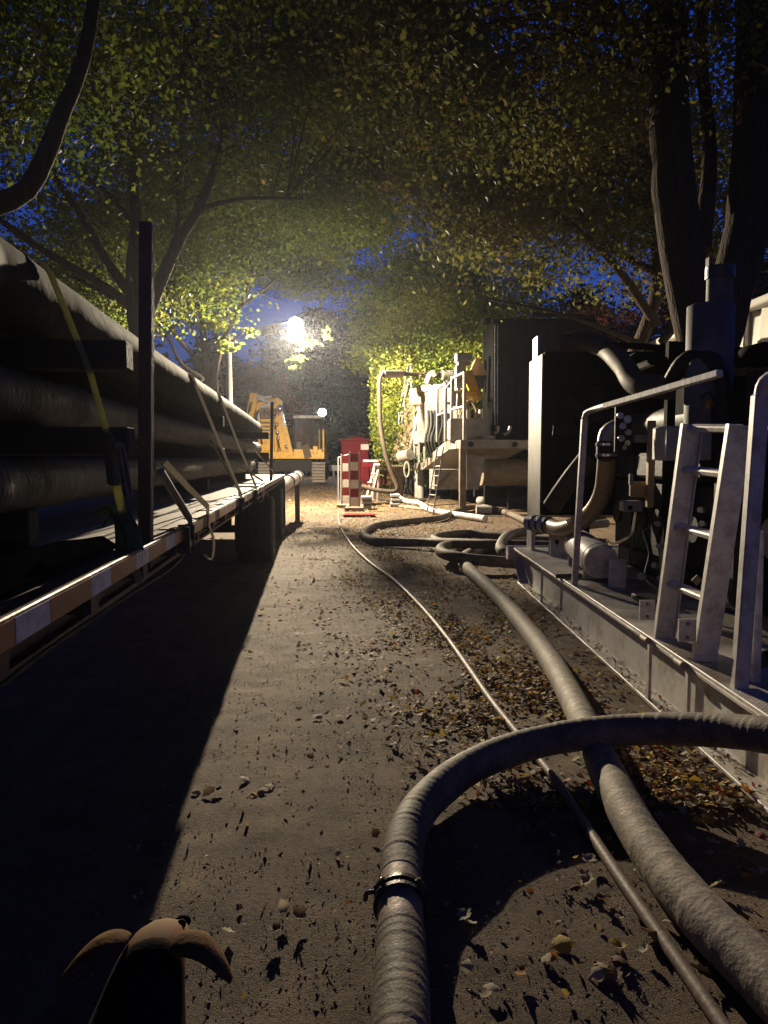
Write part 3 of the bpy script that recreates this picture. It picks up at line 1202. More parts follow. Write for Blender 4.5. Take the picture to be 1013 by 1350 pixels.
tag(o, "crumpled black plastic film spread over the near end of the trailer deck, standing in for its shadow", "plastic film")


# straps
def webbing(mb, pts, w, th=.004, across=(0, 1, 0)):
    a = Vector(across).normalized()
    P = [Vector(p) for p in pts]
    vs, fs = [], []
    for i, p in enumerate(P):
        t = (P[min(i + 1, len(P) - 1)] - P[max(0, i - 1)]).normalized()
        s = (a - t * a.dot(t)).normalized()
        nn = t.cross(s)
        vs += [p - s * w / 2 - nn * th / 2, p + s * w / 2 - nn * th / 2, p + s * w / 2 + nn * th / 2, p - s * w / 2 + nn * th / 2]
    for i in range(len(P) - 1):
        for k in range(4):
            fs.append((i * 4 + k, i * 4 + (k + 1) % 4, (i + 1) * 4 + (k + 1) % 4, (i + 1) * 4 + k))
    fs += [(3, 2, 1, 0), (4 * len(P) - 4, 4 * len(P) - 3, 4 * len(P) - 2, 4 * len(P) - 1)]
    mb.add(vs, fs)
    return mb


GS = "tie-down straps over the pipe load"
t = thing("ratchet_strap", "yellow green strap with bulky ratchet, nearest over the pipes", "strap", tuple(at(183, 770, 2.45)), GS)
top = at(88, 374, 2.45)
over = []
for k in range(9):
    a = R(30 + k * 15)
    over.append(tl(-.97 + .142 * math.cos(a), 2.5, 2.14 + .142 * math.sin(a)))
over = over[::-1] + [at(118, 488, 2.45), at(146, 588, 2.45)]
over = [tl(-1.95, 2.5, 2.285)] + over
webbing(MB(), over, .030, .004, (.3, 1, 0)).build("webbing", M['strap'], t)
webbing(MB(), [at(151, 632, 2.43), at(160, 668, 2.43), at(176, 740, 2.43), at(184, 768, 2.43)], .032, .004, (.6, 1, 0)).build("webbing", M['strap'], t)
rt = MB()
rt.bar(at(143, 572, 2.44), at(151, 640, 2.42), .055, .03, up=(1, 0, 0), bev=.008)
rt.build("ratchet_body", mat("brown_canvas_pad", (.13, .10, .05), None, 20, .85, bump=.5), t)
rt = MB()
for dy in (-.022, .022):
    rt.bar(at(158, 585, 2.42) + Vector((0, dy, 0)), at(170, 655, 2.40) + Vector((0, dy, 0)), .006, .018)
rt.cyl(at(170, 655, 2.37), at(170, 655, 2.43), .009, 10)
rt.cyl(at(157, 588, 2.37), at(157, 588, 2.45), .014, 12)
rt.build("ratchet_handle", M['steel'], t)

gt = MB()
webbing(gt, spline([at(135, 678, 2.5), at(150, 668, 2.46), at(163, 682, 2.43), at(175, 708, 2.42), at(178, 728, 2.42)], .03), .07, .006, (.7, 1, 0))
webbing(gt, spline([at(156, 670, 2.45), at(160, 700, 2.44), at(160, 735, 2.44)], .03), .045, .006, (.7, 1, 0))
webbing(gt, spline([at(140, 690, 2.5), at(152, 676, 2.43), at(170, 692, 2.41), at(172, 716, 2.41)], .03), .05, .005, (.2, 1, .5))
o = gt.build("webbing_tail", M['green'])
tag(o, "loose folded green webbing hanging over the near deck edge", "webbing", GS)

far_straps = [
    ("thin pale strap coming off the top pipe first beyond the near post", (258, 507, 5.35), (318, 652, 5.85), 'strap_grey', .035, (.97, 5.35)),
    ("thin pale strap off the top pipe, farther of the two long ones", (290, 528, 6.9), (338, 642, 7.4), 'strap_grey', .035, (.97, 6.9)),
    ("short yellowish strap ending beside the first long pale strap", (278, 580, 6.6), (316, 648, 6.0), 'strap', .03, None),
    ("dark short strap beside the far post", (328, 584, 10.0), (361, 622, 10.6), 'strap_grey', .03, None),
    ("short yellow strap low between the two rear winches", (316, 614, 8.6), (347, 634, 8.9), 'strap', .035, None),
    ("pale strap running from the bottom pipe down beside the near post", (218, 610, 3.35), (274, 668, 4.0), 'strap_grey', .03, None),
]
for lab, a, b, mm, w, ov in far_straps:
    mb = MB()
    pa, pb = at(*a), at(*b)
    pts = [pa, pa.lerp(pb, .5) + Vector((0, 0, -.004)), pb]
    if ov:
        arc = []
        for k in range(9):
            an = R(30 + k * 15)
            arc.append(tl(-ov[0] + .133 * math.cos(an), ov[1], 2.14 + .133 * math.sin(an)))
        pts = [tl(-1.9, ov[1], 2.275)] + arc[::-1] + pts[1:]
    pts.append(pb + Vector((.0, 0, -.09)))
    webbing(mb, pts, w, .004, (.3, 1, 0))
    o = mb.build("strap", M[mm])
    tag(o, lab, "strap", GS)
mb = MB()
pa, pb = at(212, 622, 2.95), at(249, 682, 3.40)
mb.cyl(pa, pb, .017, 12)
mb.tube(spline([pb, pb + Vector((.015, 0, -.06)), pb + Vector((0, 0, -.13)), pb + Vector((-.02, 0, -.10))], .02), .012, 8)
o = mb.build("winch_bar", M['galv'])
tag(o, "grey steel winch bar leaning from the bottom pipe to the rail", "bar")
for (x0, ya, x1, yb, Y, lab) in ((276, 692, 279, 738, 3.95, "loose dark strap tail hanging below the rail under the first winch"),
                                 (347, 640, 345, 662, 8.6, "dark loop of strap hanging under the rail near the wheels")):
    mb = MB()
    p, q = at(x0, ya, Y), at(x1, yb, Y)
    webbing(mb, spline([p, p.lerp(q, .5) + Vector((.02, 0, 0)), q, q + Vector((-.04, 0, .03))], .03), .02, .004, (.3, 1, 0))
    o = mb.build("strap_tail", M['strap_grey'])
    tag(o, lab, "strap", GS)

# pale pipe with bands lying behind the trailer
a_, b_ = at(372, 640, 16.4), at(392, 629, 19.5)
t = thing("banded_pipe", "thick pale pipe with steel bands sticking out behind the trailer wheels", "pipe", (a_.x, a_.y, a_.z - .16))
mb = MB()
d_ = (b_ - a_).normalized()
mb.tube([a_ - d_ * .6, b_], .155, 24)
mb.build("pipe_body", M['white'], t)
for f_ in (.35, .75, 1.0):
    c_ = a_.lerp(b_, f_)
    MB().ring(c_ - d_ * .04, c_ + d_ * .04, .18, .15, 24).build("band", M['concrete'], t)
MB().bar((a_.x, a_.y, .05), (a_.x, a_.y, a_.z - .15), .12, .12).build("support", M['timber'], t)
MB().bar((b_.x, b_.y, .0), (b_.x, b_.y, b_.z - .15), .12, .12).build("support", M['timber'], t)


# ------------------------------------------------------------------ hoses
def wrap_profile(r, seed, amp=.035, period=5, wave=0.0):
    """spiral wrapped cover: each turn starts with a small lip, turns are uneven"""
    rr = random.Random(seed)
    cache = {}

    def f(i, t):
        k = i // period
        if k not in cache:
            cache[k] = (rr.uniform(-amp, amp), rr.uniform(.3, 1.0))
        a, b = cache[k]
        ph = (i % period) / period
        return r * (1 + a + .030 * b * (.5 - ph) + .012 * math.sin(i * .11 + seed))
    return f


def hose(name, pts, r, m, label, cat, group, step=.012, seed=1, n=26, amp=.012, period=6, parent=None):
    mb = MB()
    P = spline(pts, step)
    mb.tube(P, wrap_profile(r, seed, amp, period), n)
    o = mb.build(name, m, parent)
    if parent is None:
        tag(o, label, cat, group)
    return o, P


HG = "thick rubber hoses lying on the ground"
fh = [gr(524, 1460, .09), gr(527, 1400, .088), gr(529, 1330, .086), gr(529, 1260, .086), gr(528, 1190, .088), gr(532, 1120, .095),
      gr(550, 1072, .105), gr(583, 1037, .115), gr(620, 1011, .125), gr(664, 992, .135), (gr(712, 978, .15)), gr(768, 968, .185),
      gr(850, 961, .24), gr(950, 963, .33), gr(1030, 972, .40), gr(1120, 990, .44)]
t = thing("suction_hose", "thick ribbed hose with rusty coupling, curving across the foreground onto the skid", "hose",
          (fh[3].x, fh[3].y, 0), HG)
P = spline(fh, .008)
# split the tube at the coupling
ci = min(range(len(P)), key=lambda i: (P[i] - gr(528, 1190, .088)).length)
g = 16
MB().tube(P[:ci - g], wrap_profile(.080, 3, .010, 5), 30).build("hose_section", M['hose'], t)
MB().tube(P[ci + g:], wrap_profile(.080, 4, .010, 5), 30).build("hose_section", M['hose'], t)
d = (P[ci + 2] - P[ci - 2]).normalized()
MB().tube(P[ci - g - 1:ci - 1], .0775, 30).build("pipe_sleeve", M['steel'], t)
MB().tube(P[ci + 2:ci + g + 1], .0775, 30).build("pipe_sleeve", M['steel'], t)
cl = MB()
for off, rr_ in ((-.022, .092), (.022, .092), (0, .086)):
    cl.ring(P[ci] + d * (off - .009), P[ci] + d * (off + .009), rr_, .07, 34)
side = d.cross(Vector((0, 0, 1))).normalized()
for a in (140, 40, 265):
    dv = side * math.cos(R(a)) + Vector((0, 0, 1)) * math.sin(R(a))
    cl.bar(P[ci] + dv * .088 - d * .034, P[ci] + dv * .088 + d * .034, .03, .022, up=tuple(dv), bev=.003)
    tn = dv.cross(d)
    cl.cyl(P[ci] + dv * .098 - tn * .03, P[ci] + dv * .098 + tn * .03, .008, 8)
cb = cl.build("clamp", M['clamp'], t)
lv = MB()
dv = side * math.cos(R(150)) + Vector((0, 0, 1)) * math.sin(R(150))
tn = dv.cross(d)
lv.tube(spline([P[ci] + dv * .10 - d * .02, P[ci] + dv * .115 + tn * .03, P[ci] + dv * .105 + tn * .06 + d * .01], .01), .009, 8)
lv.build("lever", M['clamp'], cb)

gh = [gr(690, 712, .12), gr(640, 722, .10), gr(612, 735, .09), gr(618, 750, .09), gr(638, 768, .088), gr(668, 798, .088), gr(702, 838, .088), gr(730, 877, .088), gr(754, 920, .088),
      gr(776, 965, .088), gr(800, 1018, .088), gr(836, 1087, .088), gr(882, 1155, .088), gr(935, 1217, .088),
      gr(990, 1272, .088), gr(1060, 1345, .088), gr(1130, 1430, .088)]
hose("discharge_hose", gh, .084, M['hose2'], "long pale mud-caked hose running from the hose pile to the lower right corner", "hose", HG,
     .016, 5, 26, .012, 5)

th = [gr(447, 632, .02), gr(445, 650, .02), gr(446, 672, .022), gr(448, 692, .022), gr(462, 716, .022), gr(487, 741, .022), gr(516, 762, .022), gr(541, 785, .022),
      gr(566, 812, .022), gr(591, 843, .022), gr(618, 881, .022), gr(645, 920, .022), gr(674, 957, .022), gr(703, 992, .022),
      gr(738, 1036, .022), gr(770, 1085, .022), gr(806, 1140, .022), gr(852, 1207, .022), gr(902, 1278, .022), gr(965, 1370, .022)]
o, _ = hose("thin_hose", th, .023, M['thin_hose'], "thin brown hose winding along the whole road between the thick hoses", "hose", HG,
            .05, 6, 12, .004, 9)

la = [gr(700, 690, .1), gr(668, 676, .1), gr(636, 668, .1), gr(608, 672, .12), gr(583, 682, .1), gr(554, 686, .09), gr(521, 689, .09), gr(495, 693, .09), gr(482, 699, .09),
      gr(480, 706, .09), gr(496, 713, .09), gr(531, 715, .10), gr(564, 715, .14), gr(608, 716, .22), gr(655, 718, .26), gr(719, 720, .26), gr(790, 724, .26)]
hose("loop_hose", la, .082, M['hose'], "pale hose making the widest loop at the left of the pile", "hose", HG, .05, 7, 18, .01, 3)
lb = [gr(800, 716, .1), gr(700, 710, .09), gr(655, 706, .09), gr(620, 703, .09), gr(592, 705, .09), gr(572, 710, .09), gr(590, 716, .09), gr(640, 720, .09), gr(700, 724, .09)]
hose("loop_hose", lb, .08, M['hose'], "dark hose loop lying innermost behind the others in the pile", "hose", HG, .05, 8, 18, .01, 3)
lc = [gr(800, 752, .1), gr(730, 748, .12), gr(675, 742, .15), gr(628, 738, .18), gr(596, 733, .2), gr(581, 727, .2), gr(587, 720, .2), gr(610, 716, .11), gr(660, 722, .1), gr(720, 730, .1)]
hose("loop_hose", lc, .082, M['hose'], "dark hose loop nearest the camera, its bend above the long pale hose", "hose", HG, .05, 9, 18, .01, 3)
ld_ = [gr(800, 690, .4), gr(709, 699, .36), gr(676, 704, .34), gr(664, 712, .33), gr(662, 726, .28), gr(690, 736, .2)]
hose("loop_hose", ld_, .08, M['hose'], "short hose curving up over the right side of the pile", "hose", HG, .05, 10, 18, .01, 3)
le = [gr(520, 650, .1), gr(534, 660, .1), gr(552, 663, .1), gr(563, 670, .1), gr(585, 676, .1), gr(640, 684, .1)]
hose("pale_hose", le, .09, M['white'], "whitish hose passing behind the foot of the leaning steel ladder", "hose", HG, .08, 11, 14, .01, 3)


# ------------------------------------------------------------------ skid unit (right)
def skid():
    t = thing("pump_skid", "white steel skid carrying a black engine, radiator and tread plate deck", "machine", (2.8, 5.8, 0))
    ya, yb = 1.4, 9.65
    X0, X1, XW = 1.735, 1.99, 1.865
    ZT = .43
    for xo in (0, 2.45):
        mb = MB()
        mb.box(((X0 + X1) / 2 + xo, (ya + yb - .35) / 2, .014), (X1 - X0, yb - ya - .35, .024), bev=.003)
        mb.prism([(XW + xo, ya, .026), (XW + xo, yb - .42, .026), (XW + xo, yb - .05, .26), (XW + xo, yb, .40), (XW + xo, ya, .40)], (.014, 0, 0))
        mb.box(((X0 + X1) / 2 + xo, (ya + yb) / 2, ZT - .014), (X1 - X0, yb - ya, .024), bev=.003)
        mb.build("main_beam", M['white'], t)
    # round pipe across the front end, gusset under it
    MB().cyl((1.66, yb + .02, .36), (4.5, yb + .02, .36), .095, 24).build("cross_pipe", M['white'], t)
    MB().prism([(1.74, yb - .05, .27), (1.86, yb - .05, .27), (1.86, yb - .5, .03), (1.74, yb - .5, .03)], (0, .02, 0)).build("gusset", M['white'], t)
    for yy in (4.66, 4.06, 7.9):
        MB().box((X0 + .012, yy, .215), (.02, .035, .375)).build("stiffener", M['white'], t)
    # decks
    MB().box((2.95, 8.35, ZT + .004), (2.42, 2.5, .008)).build("front_deck", M['white'], t)
    MB().box((2.95, 4.15, ZT + .006), (2.42, 5.78, .010)).build("tread_deck", M['tread'], t)
    MB().box((1.742, 4.15, ZT + .006), (.012, 5.78, .026), bev=.003).build("deck_edging", M['alu'], t)
    MB().cyl((1.70, 7.05, ZT + .03), (2.3, 7.1, ZT + .04), .022, 10).build("lock_bar", M['clamp'], t)

    # handrail, far section
    hr = MB()
    B = at(757.5, 772, 6.65)
    A = at(771, 552, 6.65)
    hr.bar((B.x, B.y, ZT), A, .055, .055, up=(0, 1, 0), bev=.008)
    hr.tube(spline([A - Vector((0, 0, .03)), A + Vector((.005, -.03, .045)), at(786, 539, 6.45), at(800, 535, 6.2)], .03), .028, 12)
    hr.bar(at(798, 535.5, 6.22), at(950, 492, 4.72), .05, .05, bev=.008)
    hr.build("handrail", M['alu'], t)
    for yy, sc in ((6.62, 1),):
        MB().box((1.83, yy, ZT + .012), (.11, .11, .014)).build("foot_plate", M['alu'], t)
    # handrail, near section
    hr = MB()
    B2, A2 = at(975, 905, 3.62), at(1003, 520, 3.62)
    hr.bar((B2.x, B2.y, ZT), A2, .075, .06, up=(0, 1, 0), bev=.008)
    hr.tube(spline([A2 - Vector((0, 0, .03)), A2 + Vector((.01, -.02, .06)), A2 + Vector((.05, -.12, .09)), A2 + Vector((.1, -.4, .09)), A2 + Vector((.14, -1.6, .09))], .03), .034, 12)
    hr.bar((B2.x + .13, B2.y + .10, ZT), at(1000, 700, 3.72), .05, .04, up=(0, 1, 0), bev=.006)
    hr.build("handrail", M['alu'], t)

    # ladder with deep channel sides, mounted at the deck edge
    lad = MB()
    yF, yN = 4.66, 4.10
    stiles = []
    for yy, xb, xt in ((yF, 866, 895), (yN, 921, 958)):
        Xb, Xt = (xb - 506.5) / FPX * yy * 1.0, (xt - 506.5) / FPX * yy
        b = Vector((Xb + .068, yy, ZT + .0))
        tp = Vector((Xt + .068, yy, 1.83 if yy == yF else 1.80))
        stiles.append((b, tp))
    ladder = None
    base = MB()
    for k, (b, tp) in enumerate(stiles):
        mb = MB()
        mb.bar(b, tp, .010, .135, up=(1, 0, 0))
        side_ = -.018 if k == 0 else .018
        upd = (tp - b).normalized()
        fx = Vector((upd.z, 0, -upd.x))
        for s_ in (-1, 1):
            mb.bar(b + fx * s_ * .064 + Vector((0, side_, 0)), tp + fx * s_ * .064 + Vector((0, side_, 0)), .036, .007, up=tuple(fx))
        o = mb.build("ladder" if k == 0 else "stile", M['alu'], t if k == 0 else ladder)
        if k == 0:
            ladder = o
    for f_ in (.0, .265, .53, .795, .985):
        if f_ == 0:
            continue
        p, q = stiles[0][0].lerp(stiles[0][1], f_), stiles[1][0].lerp(stiles[1][1], f_)
        MB().bar(p, q, .062, .038, up=(-.3, 0, 1), bev=.008).build("rung", M['alu'], ladder)
    for b, tp in stiles:
        bk_ = MB().box((b.x - .12, b.y - .03, ZT + .20), (.10, .012, .13)).build("ladder_bracket", M['alu'], t)
        for dz_ in (-.04, .04):
            MB().cyl((b.x - .12, b.y - .036, ZT + .20 + dz_), (b.x - .12, b.y - .048, ZT + .20 + dz_), .011, 6).build("bolt", M['steel'], bk_)
        MB().cyl((X0 - .02, b.y - .05, ZT + .0), (X0 - .02, b.y + .05, ZT + .0), .022, 10).build("hinge_pin", M['steel'], t)

    # radiator
    rad = MB()
    rad.box((2.80, 9.2, 1.92), (1.72, .80, 1.98), bev=.01)
    ro = rad.build("radiator", M['black'], t)
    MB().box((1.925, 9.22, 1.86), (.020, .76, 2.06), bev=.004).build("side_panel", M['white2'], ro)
    MB().box((1.936, 9.3, 3.02), (.03, .28, .28), bev=.004).build("top_tab", M['alu'], ro)
    MB().box((1.93, 9.42, .63), (.05, .30, .42), bev=.004).build("leg", M['alu'], ro)
    for k in range(14):
        MB().box((2.05 + k * .11, 8.79, 1.9), (.012, .02, 1.85)).build("core_fin", M['black2'], ro)
    # fan shroud lit dull yellow behind

    fan = MB()
    for k in range(8):
        a = k * math.pi / 4
        c = Vector((2.5, 8.5, 1.95))
        dv_ = Vector((math.cos(a), 0, math.sin(a)))
        fan.bar(c + dv_ * .1, c + dv_ * .52, .12, .01, up=(math.sin(a) * .4, 1, -math.cos(a) * .4))
    fan.build("fan", M['black2'], ro)

    # engine mass: block, heads, covers, sump, frame
    en = MB()
    en.box((2.95, 6.7, 1.05), (.80, 2.5, .75), bev=.04)
    eo = en.build("engine_block", M['black2'], t)
    for k in range(6):
        MB().box((2.62, 5.75 + k * .38, 1.55), (.32, .31, .24), bev=.03).build("cylinder_head", M['black2'], eo)
        MB().box((3.22, 5.75 + k * .38, 1.55), (.32, .31, .24), bev=.03).build("cylinder_head", M['black2'], eo)
        MB().cyl((2.5, 5.75 + k * .38, 1.05), (2.47, 5.75 + k * .38, 1.05), .11, 14).build("inspection_cover", M['black2'], eo)
    MB().box((2.95, 6.9, .62), (.7, 2.2, .30), bev=.05).build("sump", M['black2'], eo)
    MB().cyl((2.66, 5.5, 1.95), (2.66, 8.2, 1.95), .15, 18).build("exhaust_manifold", M['black2'], eo)
    MB().cyl((3.2, 5.5, 2.05), (3.2, 8.2, 2.05), .17, 18).build("exhaust_manifold", M['black2'], eo)
    MB().box((2.95, 5.18, 1.15), (1.0, .45, 1.25), bev=.06).build("flywheel_housing", M['black2'], eo)
    # roof frame and hood above the engine
    hd = MB()
    hd.box((3.4, 7.4, 2.50), (1.9, 2.7, .08), bev=.02)
    hd.box((3.3, 8.0, 2.62), (1.5, 1.1, .18), bev=.04)
    hd.build("hood", M['black'], t)
    for xx, yy in ((2.42, 8.6), (2.42, 6.15), (4.2, 8.6), (4.2, 6.15)):
        MB().box((xx, yy, 1.52), (.07, .07, 2.15)).build("hood_post", M['black'], t)
    cab = MB()
    cab.box((3.35, 4.7, 1.15), (1.2, 1.5, 1.35), bev=.03)
    cab.box((3.5, 3.2, .95), (1.2, 1.6, .95), bev=.03)
    cab.build("pump_housing", M['black2'], t)
    for k in range(10):
        MB().cyl((2.74, 2.6 + k * .19, .9), (2.70, 2.6 + k * .19, .9), .035, 10).build("housing_bolt", M['black2'], t)
    # yellow coolant pipe from the radiator foot, turning up to a blue-white elbow
    yp = [at(706, 690, 8.75), at(725, 693, 8.5), at(741, 697, 8.1), at(762, 690, 7.7), at(783, 672, 7.35), at(795, 648, 7.15), at(799, 618, 7.05), at(800, 604, 7.0)]
    o = MB().tube(spline(yp, .06), .088, 20).build("coolant_pipe", M['tan'], t)
    for pa_, pb_ in ((0, 1),):
        dd = (yp[1] - yp[0]).normalized()
        MB().tube([yp[0] - dd * .12, yp[1]], .094, 20).build("hose_sleeve", M['alu'], o)
        for f_ in (.0, .45, .9):
            c = yp[0].lerp(yp[1], f_)
            MB().ring(c - dd * .015, c + dd * .015, .104, .09, 22).build("hose_clamp", M['clamp'], o)
    c0, c1 = at(800, 603, 7.0), at(800, 583, 7.0)
    MB().cyl(c0, c1, .097, 20).build("rubber_sleeve", M['black2'], o)
    for f_ in (.15, .85):
        c = c0.lerp(c1, f_)
        MB().ring(c - Vector((0, 0, .012)), c + Vector((0, 0, .012)), .106, .09, 22).build("hose_clamp", M['chrome'], o)
    MB().tube(spline([c1, at(802, 572, 7.0), at(812, 565, 6.95), at(826, 562, 6.9)], .03), .088, 18).build("elbow", M['galv'], t)
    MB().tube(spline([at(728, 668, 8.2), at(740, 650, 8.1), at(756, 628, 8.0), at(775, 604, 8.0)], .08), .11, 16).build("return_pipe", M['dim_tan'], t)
    # upper tan pipe
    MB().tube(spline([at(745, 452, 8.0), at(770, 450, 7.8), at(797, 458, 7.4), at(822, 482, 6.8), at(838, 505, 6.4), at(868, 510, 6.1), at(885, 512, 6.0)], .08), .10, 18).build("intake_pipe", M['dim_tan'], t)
    # muffler like white cylinder on the deck with its saddle
    c1 = at(793, 741, 6.75)
    c0 = at(762, 716, 8.1)
    MB().tube([c0, c0.lerp(c1, .03), c0.lerp(c1, .97), c1], [.15, .165, .165, .155], 32).build("air_tank", M['white'], t)
    MB().ring(c0.lerp(c1, .9), c0.lerp(c1, .93), .17, .16, 32).build("tank_band", M['alu'], t)
    for f_ in (.12, .8):
        c = c0.lerp(c1, f_)
        MB().box((c.x, c.y, (c.z + ZT) / 2 - .08), (.26, .04, c.z - ZT - .1)).build("tank_saddle", M['alu'], t)
    MB().bar((c1.x + .09, c1.y - .2, ZT), (c1.x + .09, c1.y - .2, ZT + .27), .15, .05, up=(0, 1, 0), bev=.005).build("angle_stand", M['white'], t)
    # bracket with three holes before the tank
    br = MB()
    pb0 = at(724, 690, 8.75)
    br.prism([(pb0.x, 8.75, ZT + .01), (pb0.x + .30, 8.3, ZT + .05), (pb0.x + .30, 8.3, ZT + .20), (pb0.x, 8.75, ZT + .36)], (.012, .012, 0))
    br.box((pb0.x + .04, 8.72, ZT + .1), (.06, .05, .2))
    bo = br.build("pipe_bracket", M['alu'], t)
    for k in range(3):
        f_ = .25 + k * .25
        MB().cyl((pb0.x + .30 * f_ - .006, 8.75 - .45 * f_ - .006, ZT + .19 - .04 * k), (pb0.x + .30 * f_ + .004, 8.75 - .45 * f_ - .001, ZT + .19 - .04 * k), .03, 12).build("bolt_hole", M['black'], bo)
    # small boxes, wiring and gauges on the engine side
    jb = at(832, 667, 6.0)
    j = MB().box(jb, (.16, .14, .09), bev=.012).build("junction_box", M['galv'], t)
    MB().cyl(jb + Vector((-.03, -.072, -.01)), jb + Vector((-.03, -.08, -.01)), .02, 12).build("gland", M['black'], j)
    MB().tube(spline([jb + Vector((.04, 0, -.05)), at(836, 690, 5.95), at(832, 705, 5.9), at(820, 713, 5.8), at(808, 717, 5.75), at(801, 712, 5.75)], .03), .010, 8).build("cable", M['strap_grey'], j)
    MB().tube(spline([jb + Vector((.05, 0, -.05)), at(838, 700, 5.95), at(831, 730, 5.95), at(830, 745, 5.95)], .05), .006, 6).build("cable", M['black'], j)
    pn = MB().box(at(822, 565, 6.35), (.15, .03, .42), bev=.01).build("gauge_panel", M['black2'], t)
    for (gx, gy, rr_) in ((817, 548, .028), (826, 553, .035), (820, 562, .03), (827, 570, .028), (818, 578, .03), (826, 584, .026), (822, 590, .02)):
        c = at(gx, gy, 6.32)
        MB().cyl(c, c + Vector((0, -.03, 0)), rr_, 14).build("gauge", M['chrome'], pn)
    MB().box(at(844, 578, 6.3), (.11, .06, .07), bev=.01).build("cooler_cap", M['galv'], t)
    MB().box(at(858, 612, 6.0), (.055, .06, .72), bev=.006).build("yellow_strut", M['tan'], t)
    MB().box(at(846, 645, 6.1), (.20, .05, .13), bev=.01).build("bracket_plate", M['tan'], t)
    MB().box(at(832, 632, 6.05), (.03, .03, .09), bev=.004).build("switch", M['galv'], t)
    MB().box(at(888, 585, 5.6), (.22, .3, .26), bev=.01).build("control_cabinet", M['galv'], t)
    MB().box(at(916, 585, 5.6), (.14, .3, .26), bev=.01).build("control_cabinet", M['galv'], t)
    dp = at(919, 765, 4.62)
    MB().prism([dp + Vector((0, 0, .035)), dp + Vector((.035, 0, 0)), dp - Vector((0, 0, .035)), dp - Vector((.035, 0, 0))], (0, .004, 0)).build("warning_plate", M['tan'], t)
    for x_, y_, Y_, s_ in ((845, 760, 5.6, .03), (862, 745, 5.5, .022), (868, 720, 5.4, .02), (866, 690, 5.4, .02), (925, 690, 4.9, .02), (923, 672, 4.9, .02), (868, 762, 5.4, .015), (908, 655, 5.0, .02)):
        MB().cyl(at(x_, y_, Y_), at(x_ + 4, y_ + 1, Y_ + .05), s_, 10).build("fitting", M['galv'], t)
    MB().tube(spline([at(850, 700, 6.0), at(858, 730, 5.9), at(852, 760, 5.8), at(870, 778, 5.6)], .06), .018, 8).build("oil_line", M['black2'], t)
    MB().box(at(860, 790, 5.75), (.24, .3, .05), bev=.01).build("step_plate", M['black2'], t)
    # pipe stub with a pale cap on the deck
    st = at(996, 872, 4.0)
    MB().tube([st, st + Vector((.16, .12, .0))], .045, 16).build("pipe_stub", M['black2'], t)
    MB().tube([st + Vector((-.02, -.02, 0)), st + Vector((.03, .02, 0))], .052, 16).build("pipe_cap", M['canvas'], t)
    # grey drum at the right edge
    MB().cyl(at(1035, 712, 4.4), at(1085, 705, 4.6), .17, 26).build("filter_drum", M['galv'], t)
    # exhaust stack: wide silencer, cap ring, thinner outlet
    sx_, sy_ = at(936, 450, 5.75).x, 5.75
    zb, zm = at(936, 520, 5.75).z, at(936, 402, 5.75).z
    st_ = MB().tube([(sx_, sy_, zb - .25), (sx_, sy_, zm - .01), (sx_, sy_, zm)], [.175, .175, .155], 32).build("silencer", M['stack'], t)
    zt = at(936, 352, 5.75).z
    MB().cyl((sx_ + .065, sy_, zm), (sx_ + .065, sy_, zt), .098, 26).build("outlet_pipe", M['stack'], st_)
    MB().ring((sx_ + .065, sy_, zt - .09), (sx_ + .065, sy_, zt), .11, .09, 26).build("outlet_collar", M['clamp'], st_)
    MB().box((sx_ - .03, sy_, zt + .03), (.02, .06, .08)).build("rain_flap", M['stack'], st_)
    # air cleaner with dark cap at the right
    ac = at(1000, 500, 5.2)
    MB().tube([(ac.x + .1, 5.2, ac.z - .25), (ac.x + .1, 5.2, ac.z + .05)], .17, 26).build("air_cleaner", M['black2'], t)
    zc = at(1000, 462, 5.2).z
    MB().tube([(ac.x + .1, 5.2, zc - .09), (ac.x + .1, 5.2, zc - .05), (ac.x + .1, 5.2, zc + .02), (ac.x + .1, 5.2, zc + .05)], [.24, .26, .23, .12], 28).build("rain_cap", M['black'], t)
    # black hose arching beside the silencer
    MB().tube(spline([at(886, 500, 5.9), at(900, 478, 5.8), at(920, 468, 5.7), at(940, 475, 5.6), at(952, 500, 5.5), at(955, 535, 5.5), at(950, 570, 5.5)], .05), .062, 16).build("breather_hose", M['black2'], t)
    MB().box(at(950, 530, 6.3), (.8, .5, .40), bev=.05).build("intercooler", M['black'], t)
    for x_, y_ in ((934, 533), (951, 530)):
        MB().box(at(x_, y_, 5.55), (.03, .02, .06), bev=.004).build("amber_reflector", mat("amber_plastic", (.55, .22, .02), None, 8, .3), t)
    MB().tube(spline([at(925, 525, 5.5), at(935, 518, 5.45), at(944, 535, 5.45)], .03), .012, 8).build("cable", M['black2'], t)
    MB().box(at(905, 462, 6.6), (.5, .3, .12), bev=.03).build("hood_ridge", M['black'], t)
    MB().tube(spline([at(800, 455, 7.2), at(850, 457, 6.9), at(890, 462, 6.6)], .1), .03, 8).build("hood_rail", M['black'], t)
    return t


skid()


